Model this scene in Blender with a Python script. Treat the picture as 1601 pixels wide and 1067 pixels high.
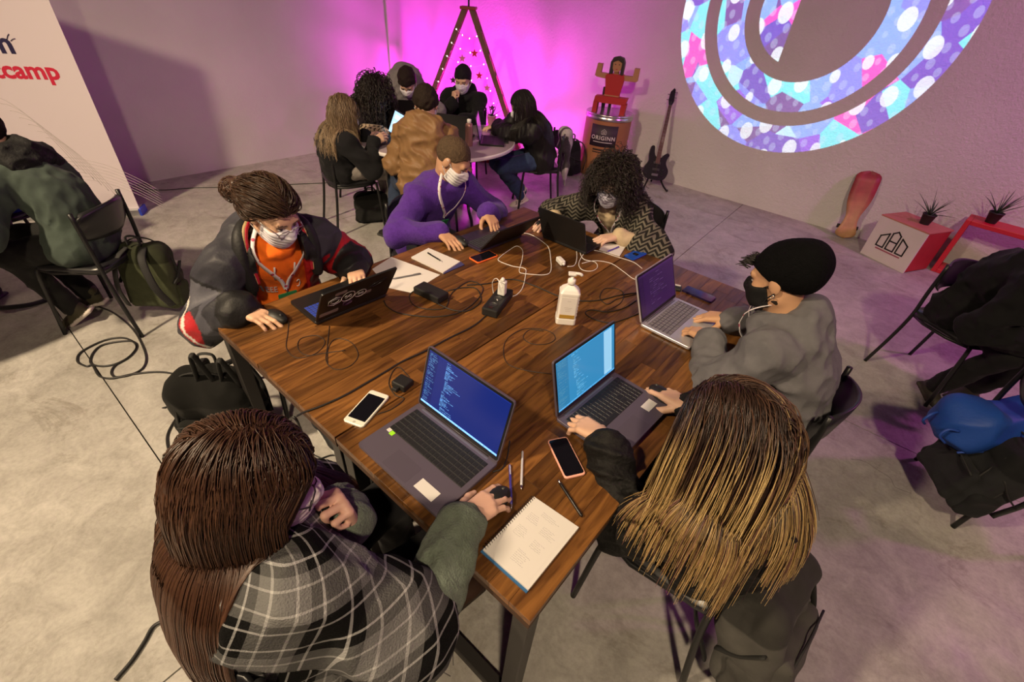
import bpy, bmesh, math, random
import numpy as np
from mathutils import Matrix, Vector
from mathutils.bvhtree import BVHTree
rnd = random.Random(7)
nr = np.random.RandomState(11)
for o in list(bpy.data.objects):
    bpy.data.objects.remove(o)
scn = bpy.context.scene
COL = scn.collection
R = math.radians
# ------------------------------------------------------------------ camera
CX, CY, FPX = 800.5, 533.5, 711.5
_p, _r, _yaw = R(37.21), R(5.30), 2.493
CAMZ = 1.9
_ex = np.array([-math.cos(_yaw), -math.sin(_yaw)]); _ey = np.array([math.sin(_yaw), -math.cos(_yaw)])
def _c2w(v): return np.array([v[0]*_ex[0]+v[1]*_ex[1], v[0]*_ey[0]+v[1]*_ey[1], v[2]])
_F = np.array([0, math.cos(_p), -math.sin(_p)]); _u = np.array([0, math.sin(_p), math.cos(_p)]); _x = np.array([1., 0, 0])
cX = _c2w(math.cos(_r)*_x+math.sin(_r)*_u); cU = _c2w(-math.sin(_r)*_x+math.cos(_r)*_u); cF = _c2w(_F)
cd = bpy.data.cameras.new('camera'); cam = bpy.data.objects.new('camera', cd); COL.objects.link(cam)
cd.sensor_width = 36; cd.lens = FPX/1601*36; cd.clip_start = .02
M = Matrix(((cX[0], cU[0], -cF[0], 0), (cX[1], cU[1], -cF[1], 0), (cX[2], cU[2], -cF[2], CAMZ), (0, 0, 0, 1)))
cam.matrix_world = M
scn.camera = cam
def ray(px, py): return cF+cX*(px-CX)/FPX-cU*(py-CY)/FPX
CO = np.array([0, 0, CAMZ])
def Pz(px, py, z=0.): d = ray(px, py); return CO+d*(z-CAMZ)/d[2]
def Py(px, py, y): d = ray(px, py); return CO+d*y/d[1]
def Px(px, py, x): d = ray(px, py); return CO+d*x/d[0]
# ------------------------------------------------------------------ world, exposure
scn.view_settings.view_transform = 'Standard'; scn.view_settings.look = 'None'
scn.view_settings.exposure = 0.0; scn.view_settings.gamma = 1.0; scn.view_settings.use_curve_mapping = False
wd = bpy.data.worlds.new('world'); scn.world = wd; wd.use_nodes = True
wd.node_tree.nodes['Background'].inputs[0].default_value = (.62, .36, .62, 1)
wd.node_tree.nodes['Background'].inputs[1].default_value = 0.085
# ------------------------------------------------------------------ lamps of the hall
def look_rot(d): return Vector(d).to_track_quat('-Z', 'Y').to_euler()
def area_lamp(name, loc, target, size, power, color):
    l = bpy.data.lights.new(name, 'AREA'); l.shape = 'DISK'; l.size = size; l.energy = power; l.color = color
    o = bpy.data.objects.new(name, l); COL.objects.link(o); o.location = loc
    o.rotation_euler = look_rot(Vector(target)-Vector(loc)); return o
def spot_lamp(name, loc, target, power, color, angle=60, blend=.6, rad=.05):
    l = bpy.data.lights.new(name, 'SPOT'); l.energy = power; l.color = color; l.spot_size = R(angle); l.spot_blend = blend; l.shadow_soft_size = rad
    o = bpy.data.objects.new(name, l); COL.objects.link(o); o.location = loc
    o.rotation_euler = look_rot(Vector(target)-Vector(loc)); return o
def point_lamp(name, loc, power, color, rad=.05):
    l = bpy.data.lights.new(name, 'POINT'); l.energy = power; l.color = color; l.shadow_soft_size = rad
    o = bpy.data.objects.new(name, l); COL.objects.link(o); o.location = loc; return o
WARM = (1, .77, .50); MAG = (1, .015, .86)
spot_lamp('hall_lamp', (-2.7, -2.6, 4.9), (-2.9, .4, 0), 1850, WARM, 92, 1., .18)
spot_lamp('hall_lamp', (1.6, -1.8, 4.9), (-.4, 2.2, .5), 820, WARM, 108, 1., .18)
# LED floods on the floor behind the ladder, washing the corner walls
spot_lamp('corner_led', (-5.25, 4.70, .12), (-6.1, 4.95, .9), 105, MAG, 120, .7)
spot_lamp('corner_led', (-4.65, 5.45, .12), (-4.55, 6.3, .9), 105, MAG, 120, .7)
spot_lamp('corner_led', (-5.45, 5.55, .12), (-6.0, 6.2, 1.2), 50, MAG, 120, .7)
point_lamp('corner_led', (-5.05, 5.35, .75), 65, MAG, .06)
area_lamp('magenta_wash', (2.9, 4.6, 3.6), (1.3, 6.2, .8), .4, 62, (1, .18, .85))
# ------------------------------------------------------------------ materials
def lin(c):
    c = [x/255 for x in c[:3]] if max(c) > 1 else c
    return tuple(x/12.92 if x <= .04045 else ((x+.055)/1.055)**2.4 for x in c)
_mats = {}
def mat(name, color=(.5, .5, .5), rough=.6, metal=0., bump=0., bscale=60., var=.0, vscale=8., attr=False, emis=0., spec=.5, alpha=1., coat=0., sheen=0., trans=0.):
    if name in _mats: return _mats[name]
    m = bpy.data.materials.new(name); m.use_nodes = True; nt = m.node_tree; b = nt.nodes['Principled BSDF']
    _mats[name] = m
    b.inputs['Roughness'].default_value = rough; b.inputs['Metallic'].default_value = metal
    b.inputs['Specular IOR Level'].default_value = spec; b.inputs['Coat Weight'].default_value = coat
    b.inputs['Sheen Weight'].default_value = sheen; b.inputs['Transmission Weight'].default_value = trans
    b.inputs['Base Color'].default_value = (*color, 1)
    src = None
    if attr:
        a = nt.nodes.new('ShaderNodeAttribute'); a.attribute_name = 'Col'; src = a.outputs['Color']
        nt.links.new(src, b.inputs['Base Color'])
    tc = nt.nodes.new('ShaderNodeTexCoord')
    if var:
        n = nt.nodes.new('ShaderNodeTexNoise'); n.inputs['Scale'].default_value = vscale; n.inputs['Detail'].default_value = 5
        nt.links.new(tc.outputs['Object'], n.inputs['Vector'])
        mr = nt.nodes.new('ShaderNodeMapRange'); mr.inputs[1].default_value = .3; mr.inputs[2].default_value = .7
        mr.inputs[3].default_value = 1-var; mr.inputs[4].default_value = 1+var
        nt.links.new(n.outputs[0], mr.inputs[0])
        mx = nt.nodes.new('ShaderNodeVectorMath'); mx.operation = 'SCALE'
        if src is not None: nt.links.new(src, mx.inputs[0])
        else: mx.inputs[0].default_value = color
        nt.links.new(mr.outputs[0], mx.inputs['Scale']); nt.links.new(mx.outputs[0], b.inputs['Base Color'])
    if bump:
        n = nt.nodes.new('ShaderNodeTexNoise'); n.inputs['Scale'].default_value = bscale; n.inputs['Detail'].default_value = 4
        nt.links.new(tc.outputs['Object'], n.inputs['Vector'])
        bp = nt.nodes.new('ShaderNodeBump'); bp.inputs['Strength'].default_value = bump; bp.inputs['Distance'].default_value = .01
        nt.links.new(n.outputs[0], bp.inputs['Height']); nt.links.new(bp.outputs[0], b.inputs['Normal'])
    if emis:
        if src is not None: nt.links.new(src, b.inputs['Emission Color'])
        else: b.inputs['Emission Color'].default_value = (*color, 1)
        b.inputs['Emission Strength'].default_value = emis
    return m
# ------------------------------------------------------------------ objects
def tag(o, label=None, cat=None, group=None, kind=None):
    if label: o['label'] = label
    if cat: o['category'] = cat
    if group: o['group'] = group
    if kind: o['kind'] = kind
    return o
def empty(name, loc, rz=0, label=None, cat=None, group=None):
    o = bpy.data.objects.new(name, None); COL.objects.link(o); o.location = loc; o.rotation_euler = (0, 0, rz)
    o.empty_display_size = .05
    return tag(o, label, cat, group)
def mkmesh(name, v, f, smooth=True, col=None, uv=None):
    me = bpy.data.meshes.new(name)
    v = np.asarray(v, dtype=np.float32)
    if isinstance(f, np.ndarray):
        n, k = f.shape
        me.vertices.add(len(v)); me.vertices.foreach_set('co', v.ravel())
        me.loops.add(n*k); me.loops.foreach_set('vertex_index', f.astype(np.int32).ravel())
        me.polygons.add(n); me.polygons.foreach_set('loop_start', np.arange(0, n*k, k, dtype=np.int32))
        me.polygons.foreach_set('loop_total', np.full(n, k, dtype=np.int32))
        me.update(calc_edges=True)
    else:
        me.from_pydata(v.tolist(), [], f)
    if smooth: me.polygons.foreach_set('use_smooth', np.ones(len(me.polygons), dtype=bool))
    if col is not None:
        a = me.color_attributes.new('Col', 'FLOAT_COLOR', 'POINT')
        c = np.ones((len(v), 4), dtype=np.float32); c[:, :3] = col
        a.data.foreach_set('color', c.ravel())
    if uv is not None:
        l = me.uv_layers.new(name='UVMap')
        idx = np.empty(len(me.loops), dtype=np.int32); me.loops.foreach_get('vertex_index', idx)
        l.data.foreach_set('uv', np.asarray(uv, dtype=np.float32)[idx].ravel())
    me.update(); me.validate()
    return me
def link(name, me, m, parent=None, org=None):
    o = bpy.data.objects.new(name, me); COL.objects.link(o)
    if m is not None and not me.materials:
        me.materials.append(m)
    if parent is not None: o.parent = parent
    elif org is not None: o.location = org
    return o
class MB:
    """collects shapes into one mesh"""
    def __init__(s): s.v = []; s.f = []; s.sm = []
    def add(s, v, f, smooth=False):
        n = len(s.v); s.v += [tuple(map(float, p)) for p in v]; s.f += [tuple(i+n for i in q) for q in f]; s.sm += [smooth]*len(f); return s
    def box(s, c, d, rot=None, bev=0.):
        bm = bmesh.new(); bmesh.ops.create_cube(bm, size=1)
        for v in bm.verts: v.co = Vector((v.co.x*d[0], v.co.y*d[1], v.co.z*d[2]))
        if bev: bmesh.ops.bevel(bm, geom=bm.edges[:], offset=bev, segments=2, affect='EDGES', profile=.5)
        if rot is not None: bmesh.ops.transform(bm, matrix=rot.to_4x4() if hasattr(rot, 'to_4x4') else rot, verts=bm.verts)
        bm.verts.index_update()
        s.add([Vector(c)+v.co for v in bm.verts], [[v.index for v in f.verts] for f in bm.faces]); bm.free(); return s
    def tube(s, pts, r, seg=8, cap=True, flat=None):
        pts = np.asarray(pts, float); n = len(pts); r = np.full(n, r) if np.isscalar(r) else np.asarray(r, float)
        T = np.gradient(pts, axis=0); T /= np.linalg.norm(T, axis=1)[:, None]+1e-9
        up = np.array([0, 0, 1.]) if abs(T[0][2]) < .9 else np.array([1., 0, 0])
        V = []; N = np.cross(T[0], up); N /= np.linalg.norm(N)
        for i in range(n):
            N = N-T[i]*(N@T[i]); N /= np.linalg.norm(N)+1e-9; Bn = np.cross(T[i], N)
            for k in range(seg):
                a = 2*math.pi*k/seg
                V.append(pts[i]+r[i]*(math.cos(a)*N+math.sin(a)*Bn*(flat or 1)))
        F = []
        for i in range(n-1):
            for k in range(seg): F.append((i*seg+k, i*seg+(k+1) % seg, (i+1)*seg+(k+1) % seg, (i+1)*seg+k))
        if cap: F.append(tuple(range(seg))[::-1]); F.append(tuple((n-1)*seg+k for k in range(seg)))
        return s.add(V, F, True)
    def lathe(s, prof, seg=24, c=(0, 0, 0)):
        V = []; F = []; n = len(prof)
        for r, z in prof:
            for k in range(seg): a = 2*math.pi*k/seg; V.append((c[0]+r*math.cos(a), c[1]+r*math.sin(a), c[2]+z))
        for i in range(n-1):
            for k in range(seg): F.append((i*seg+k, i*seg+(k+1) % seg, (i+1)*seg+(k+1) % seg, (i+1)*seg+k))
        F.append(tuple(range(seg))[::-1]); F.append(tuple((n-1)*seg+k for k in range(seg)))
        return s.add(V, F, True)
    def prism(s, poly, z0, z1, fr=None):
        n = len(poly); V = [(x, y, z0) for x, y in poly]+[(x, y, z1) for x, y in poly]
        if fr is not None: V = [fr @ Vector(p) for p in V]
        F = [tuple(range(n))[::-1], tuple(range(n, 2*n))]+[(i, (i+1) % n, n+(i+1) % n, n+i) for i in range(n)]
        return s.add(V, F)
    def xf(s, m):
        s.v = [tuple(m @ Vector(p)) for p in s.v]; return s
    def build(s, name, m, parent=None, org=None, col=None):
        v = np.array(s.v)
        if org is not None: v = v-np.array(org)
        me = mkmesh(name, v, s.f, False, col)
        me.polygons.foreach_set('use_smooth', np.array(s.sm, dtype=bool)) if len(s.sm) == len(me.polygons) else None
        return link(name, me, m, parent, org)
def rrect(w, d, r, seg=5):
    pts = []
    for cx, cy, a0 in ((w/2-r, d/2-r, 0), (-w/2+r, d/2-r, 90), (-w/2+r, -d/2+r, 180), (w/2-r, -d/2+r, 270)):
        for k in range(seg+1): a = R(a0+90*k/seg); pts.append((cx+r*math.cos(a), cy+r*math.sin(a)))
    return pts
def catmull(pts, n=8, closed=False):
    pts = [np.asarray(p, float) for p in pts]
    P = [2*pts[0]-pts[1]]+pts+[2*pts[-1]-pts[-2]]
    out = []
    for i in range(1, len(P)-2):
        p0, p1, p2, p3 = P[i-1:i+3]
        for k in range(n):
            t = k/n
            out.append(.5*((2*p1)+(-p0+p2)*t+(2*p0-5*p1+4*p2-p3)*t*t+(-p0+3*p1-3*p2+p3)*t**3))
    out.append(pts[-1]); return np.array(out)
def text_mesh(txt, size, bold=0., extrude=.0005, align='LEFT', space=1.):
    c = bpy.data.curves.new('lettering', 'FONT'); c.body = txt; c.size = size; c.offset = bold; c.extrude = extrude; c.align_x = align
    c.space_character = space; c.resolution_u = 3
    o = bpy.data.objects.new('lettering', c); COL.objects.link(o)
    bpy.context.view_layer.update()
    me = bpy.data.meshes.new_from_object(o.evaluated_get(bpy.context.evaluated_depsgraph_get()))
    v = [tuple(p.co) for p in me.vertices]; f = [tuple(p.vertices) for p in me.polygons]
    bpy.data.objects.remove(o); bpy.data.curves.remove(c); bpy.data.meshes.remove(me)
    return v, f
def frame(o, x, y):
    x = Vector(x).normalized(); z = x.cross(Vector(y)).normalized(); y = z.cross(x)
    return Matrix(((x.x, y.x, z.x, o[0]), (x.y, y.y, z.y, o[1]), (x.z, y.z, z.z, o[2]), (0, 0, 0, 1)))
def nrm(v): v = np.asarray(v, float); return v/(np.linalg.norm(v)+1e-9)
# ------------------------------------------------------------------ signed distance modelling
def noisef(P, freq, seed, n=7, aniso=(1, 1, 1)):
    rs = np.random.RandomState(seed); out = np.zeros(P.shape[:-1], dtype=np.float32)
    for i in range(n):
        k = rs.normal(size=3); k = k/np.linalg.norm(k)*freq*(.6+.9*rs.rand())*np.array(aniso)
        out += np.sin(P @ k.astype(np.float32)+np.float32(rs.rand()*6.28))
    return out/n**.5
class Cone:
    def __init__(s, a, b, ra, rb): s.a = np.array(a, np.float32); s.b = np.array(b, np.float32); s.ra = ra; s.rb = rb
    def box(s, g=0):
        return np.minimum(s.a-s.ra, s.b-s.rb)-g, np.maximum(s.a+s.ra, s.b+s.rb)+g
    def d(s, P, off=0.):
        ba = s.b-s.a; h = np.clip(((P-s.a) @ ba)/max(ba @ ba, 1e-9), 0, 1)
        q = P-s.a-h[..., None]*ba
        return np.sqrt((q*q).sum(-1))-(s.ra+(s.rb-s.ra)*h)-off
class Ell:
    def __init__(s, c, r, rot=None):
        s.c = np.array(c, np.float32); s.r = np.array(r, np.float32); s.R = np.eye(3, dtype=np.float32) if rot is None else np.array(rot, np.float32)
    def box(s, g=0):
        e = np.sqrt(((s.R*(s.r[None, :]))**2).sum(1)); return s.c-e-g, s.c+e+g
    def d(s, P, off=0.):
        q = (P-s.c) @ s.R; r = s.r+off
        k0 = np.sqrt(((q/r)**2).sum(-1)); k1 = np.sqrt(((q/(r*r))**2).sum(-1))+1e-6
        return k0*(k0-1)/k1
class Box:
    def __init__(s, c, h, rot=None, rr=.0):
        s.c = np.array(c, np.float32); s.h = np.array(h, np.float32); s.R = np.eye(3, dtype=np.float32) if rot is None else np.array(rot, np.float32); s.rr = rr
    def box(s, g=0):
        e = np.abs(s.R) @ s.h; return s.c-e-g, s.c+e+g
    def d(s, P, off=0.):
        q = np.abs((P-s.c) @ s.R)-(s.h+off-s.rr)
        return np.sqrt((np.maximum(q, 0)**2).sum(-1))+np.minimum(q.max(-1), 0)-s.rr
def smin(a, b, k):
    h = np.maximum(k-np.abs(a-b), 0)/k; return np.minimum(a, b)-h*h*k*.25
def sdf_at(prims, P, off=0., k=.03):
    P = np.asarray(P, np.float32); d = None
    for pr in prims:
        pr = pr[0] if isinstance(pr, tuple) else pr
        e = pr.d(P, off); d = e if d is None else smin(d, e, k)
    return d
def sdf_mesh(prims, vox=.008, k=.03, off=0., sub=(), inter=None, disp=None):
    """prims: list of prim or (prim,k); sub: list of (prim,k); inter/disp: functions of points. returns verts, quads"""
    L = [(p if isinstance(p, tuple) else (p, k)) for p in prims]
    lo = np.min([p.box(off)[0] for p, _ in L], axis=0)-3*vox; hi = np.max([p.box(off)[1] for p, _ in L], axis=0)+3*vox
    n = np.ceil((hi-lo)/vox).astype(int)+1
    ax = [(lo[i]+vox*np.arange(n[i])).astype(np.float32) for i in range(3)]
    V = np.full(n, 1., np.float32)
    def sl(p, g):
        a, b = p.box(g); i0 = np.clip(np.floor((a-lo)/vox).astype(int), 0, n-1); i1 = np.clip(np.ceil((b-lo)/vox).astype(int)+1, 1, n)
        s = tuple(slice(i0[q], i1[q]) for q in range(3))
        G = np.stack(np.meshgrid(ax[0][s[0]], ax[1][s[1]], ax[2][s[2]], indexing='ij'), -1)
        return s, G
    for p, kk in L:
        s, G = sl(p, off+kk+2*vox); V[s] = smin(V[s], p.d(G, off), kk)
    for p, kk in sub:
        s, G = sl(p, kk+2*vox); V[s] = -smin(-V[s], p.d(G), kk)
    if inter is not None or disp is not None:
        m = np.nonzero(np.abs(V) < .06); G = np.stack([ax[i][m[i]] for i in range(3)], -1)
        val = V[m]
        if disp is not None: val = val+disp(G)
        if inter is not None: val = np.maximum(val, inter(G))
        V[m] = val
        if inter is not None:
            m2 = np.nonzero(V <= -.06)
            if len(m2[0]): G = np.stack([ax[i][m2[i]] for i in range(3)], -1); V[m2] = np.maximum(V[m2], inter(G))
    return nets(V, lo, vox)
def nets(V, lo, vox):
    S = V < 0
    a = S[:-1, :-1, :-1].astype(np.int8)
    cnt = a.copy()
    for dx in (0, 1):
        for dy in (0, 1):
            for dz in (0, 1):
                if dx+dy+dz: cnt = cnt+S[dx:S.shape[0]-1+dx, dy:S.shape[1]-1+dy, dz:S.shape[2]-1+dz]
    act = (cnt > 0) & (cnt < 8)
    I = np.stack(np.nonzero(act), -1)
    if len(I) == 0: return np.zeros((0, 3)), np.zeros((0, 4), int)
    idx = np.full(act.shape, -1, np.int32); idx[act] = np.arange(len(I))
    acc = np.zeros((len(I), 3)); num = np.zeros(len(I))
    cor = [(x, y, z) for x in (0, 1) for y in (0, 1) for z in (0, 1)]
    for p in cor:
        for q in cor:
            if sum(np.abs(np.subtract(p, q))) == 1 and p < q:
                vp = V[I[:, 0]+p[0], I[:, 1]+p[1], I[:, 2]+p[2]]; vq = V[I[:, 0]+q[0], I[:, 1]+q[1], I[:, 2]+q[2]]
                m = (vp < 0) != (vq < 0); t = np.where(m, vp/np.where(m, vp-vq, 1), 0)
                pt = np.array(p)+t[:, None]*(np.array(q)-np.array(p))
                acc += np.where(m[:, None], pt, 0); num += m
    vert = lo+vox*(I+acc/num[:, None])
    F = []
    for axn in range(3):
        o1, o2 = [i for i in range(3) if i != axn]
        s0 = [slice(None)]*3; s1 = [slice(None)]*3; s0[axn] = slice(0, -1); s1[axn] = slice(1, None)
        ch = S[tuple(s0)] != S[tuple(s1)]
        E = np.stack(np.nonzero(ch), -1)
        E = E[(E[:, o1] > 0) & (E[:, o2] > 0) & (E[:, o1] < V.shape[o1]-1) & (E[:, o2] < V.shape[o2]-1)]
        if len(E) == 0: continue
        def cid(d1, d2):
            c = E.copy(); c[:, o1] -= d1; c[:, o2] -= d2; return idx[c[:, 0], c[:, 1], c[:, 2]]
        q = np.stack([cid(1, 1), cid(0, 1), cid(0, 0), cid(1, 0)], -1)
        ins = S[E[:, 0], E[:, 1], E[:, 2]]
        flip = ins if axn != 1 else ~ins
        q = np.where(flip[:, None], q, q[:, ::-1]); F.append(q)
    F = np.concatenate(F); F = F[(F >= 0).all(1)]
    return vert, F
def join(parts):
    """parts: list of (v,f,col)"""
    V = []; F = []; C = []; n = 0
    for v, f, c in parts:
        V.append(v); F.append(np.asarray(f)+n); C.append(np.broadcast_to(np.asarray(c, float), (len(v), 3))); n += len(v)
    return np.concatenate(V), np.concatenate(F), np.concatenate(C)
def sdf_obj(name, m, parent, org, col=None, **kw):
    v, f = sdf_mesh(**kw)
    c = None if col is None else (col(v) if callable(col) else np.broadcast_to(np.asarray(col, float), (len(v), 3)))
    return link(name, mkmesh(name, v-np.array(org), f, True, c), m, parent, None if parent is not None else org)
# ------------------------------------------------------------------ the hall
WX, WY, HX, HY, CH = -6.1, 6.3, 6.0, -5.0, 5.6
def wall_material(name, base, bump, scale):
    m = bpy.data.materials.new(name); m.use_nodes = True; nt = m.node_tree; b = nt.nodes['Principled BSDF']
    tc = nt.nodes.new('ShaderNodeTexCoord')
    n = nt.nodes.new('ShaderNodeTexNoise'); n.inputs['Scale'].default_value = 1.6; n.inputs['Detail'].default_value = 6
    r = nt.nodes.new('ShaderNodeValToRGB'); r.color_ramp.elements[0].position = .3; r.color_ramp.elements[1].position = .7
    r.color_ramp.elements[0].color = (*[c*.93 for c in base], 1); r.color_ramp.elements[1].color = (*[c*1.03 for c in base], 1)
    n2 = nt.nodes.new('ShaderNodeTexNoise'); n2.inputs['Scale'].default_value = scale; n2.inputs['Detail'].default_value = 5; n2.inputs['Roughness'].default_value = .65
    bp = nt.nodes.new('ShaderNodeBump'); bp.inputs['Strength'].default_value = bump; bp.inputs['Distance'].default_value = .012
    for q in (n, n2): nt.links.new(tc.outputs['Object'], q.inputs['Vector'])
    nt.links.new(n.outputs[0], r.inputs[0]); nt.links.new(r.outputs[0], b.inputs['Base Color'])
    nt.links.new(n2.outputs[0], bp.inputs['Height']); nt.links.new(bp.outputs[0], b.inputs['Normal'])
    b.inputs['Roughness'].default_value = .55
    return m
m_wallL = wall_material('plaster_wall', (.62, .60, .60), .12, 40)
m_wallB = wall_material('stucco_wall', (.60, .58, .58), .8, 32)
def struct(name, mb, m):
    o = mb.build(name, m); return tag(o, kind='structure')
struct('wall_left', MB().box((WX-.1, (WY+HY)/2, CH/2), (.2, WY-HY+.4, CH)), m_wallL)
struct('wall_back', MB().box(((WX+HX)/2, WY+.1, CH/2), (HX-WX, .2, CH)), m_wallB)
struct('wall_right', MB().box((HX+.1, (WY+HY)/2, CH/2), (.2, WY-HY+.4, CH)), m_wallL)
struct('wall_front', MB().box(((WX+HX)/2, HY-.1, CH/2), (HX-WX, .2, CH)), m_wallL)
struct('ceiling', MB().box(((WX+HX)/2, (WY+HY)/2, CH+.1), (HX-WX+.4, WY-HY+.4, .2)), mat('dark_ceiling', (.06, .06, .065), .8))
struct('trim_1', MB().box((WX+.015, 4.72, CH/2), (.03, .24, CH), bev=.008), m_wallL)
# concrete floor: bed with saw-cut slabs on it
def concrete():
    m = bpy.data.materials.new('polished_concrete'); m.use_nodes = True; nt = m.node_tree; b = nt.nodes['Principled BSDF']
    tc = nt.nodes.new('ShaderNodeTexCoord'); L = nt.links.new
    def noise(sc, det=6, rough=.6, dist=0.):
        n = nt.nodes.new('ShaderNodeTexNoise'); n.inputs['Scale'].default_value = sc; n.inputs['Detail'].default_value = det
        n.inputs['Roughness'].default_value = rough; n.inputs['Distortion'].default_value = dist
        L(tc.outputs['Object'], n.inputs['Vector']); return n.outputs[0]
    def ramp(src, a, b_, ca, cb):
        r = nt.nodes.new('ShaderNodeValToRGB'); r.color_ramp.elements[0].position = a; r.color_ramp.elements[1].position = b_
        r.color_ramp.elements[0].color = (*ca, 1); r.color_ramp.elements[1].color = (*cb, 1); L(src, r.inputs[0]); return r.outputs[0]
    def mix(f, a, b_, t='MIX'):
        x = nt.nodes.new('ShaderNodeMix'); x.data_type = 'RGBA'; x.blend_type = t
        if isinstance(f, float): x.inputs[0].default_value = f
        else: L(f, x.inputs[0])
        L(a, x.inputs[6]); L(b_, x.inputs[7]); return x.outputs[2]
    c1 = ramp(noise(1.1, 8, .62, .4), .28, .74, (.34, .325, .30), (.56, .54, .51))
    c2 = ramp(noise(7, 8, .7, .8), .35, .65, (.62, .61, .6), (1, 1, 1))
    c3 = ramp(noise(1.7, 12, .78, 1.6), .34, .46, (.62, .59, .55), (1, 1, 1))
    c4 = ramp(noise(60, 3, .6), .3, .6, (.86, .86, .86), (1, 1, 1))
    c = mix(.75, c1, c2, 'MULTIPLY'); c = mix(.9, c, c3, 'MULTIPLY'); c = mix(1., c, c4, 'MULTIPLY')
    L(c, b.inputs['Base Color'])
    rr = ramp(noise(3.2, 6), .3, .7, (.34,)*3, (.62,)*3); L(rr, b.inputs['Roughness'])
    bp = nt.nodes.new('ShaderNodeBump'); bp.inputs['Strength'].default_value = .12; bp.inputs['Distance'].default_value = .01
    L(noise(18, 8, .7), bp.inputs['Height']); L(bp.outputs[0], b.inputs['Normal'])
    b.inputs['Specular IOR Level'].default_value = .4
    return m
m_conc = concrete()
fl = struct('floor', MB().box(((WX+HX)/2, (WY+HY)/2, -.11), (HX-WX+.4, WY-HY+.4, .20)), mat('joint_filler', (.05, .045, .04), .9))
def jx(i, y): return (WX-.05, -4.0, -1.12-.03*y, 1.75-.03*y, 4.6, HX+.05)[i]
JY = (HY-.05, -2.75, .05, 2.85, 5.65, WY+.05)
g = .006
for i in range(5):
    for j in range(5):
        y0, y1 = JY[j]+g/2, JY[j+1]-g/2
        poly = [(jx(i, y0)+g/2, y0), (jx(i+1, y0)-g/2, y0), (jx(i+1, y1)-g/2, y1), (jx(i, y1)+g/2, y1)]
        MB().prism(poly, -.012, 0).build('slab', m_conc, fl)
# hairline crack across the slab by the blue bag
cr = catmull([Pz(1330, 718), Pz(1352, 722), Pz(1372, 735), Pz(1392, 748), Pz(1400, 762), Pz(1425, 772)], 4)
mb = MB(); mb.tube(cr+np.array([0, 0, -.0005]), .0018, 4, flat=.5); mb.build('crack', mat('joint_filler'), fl)
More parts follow.
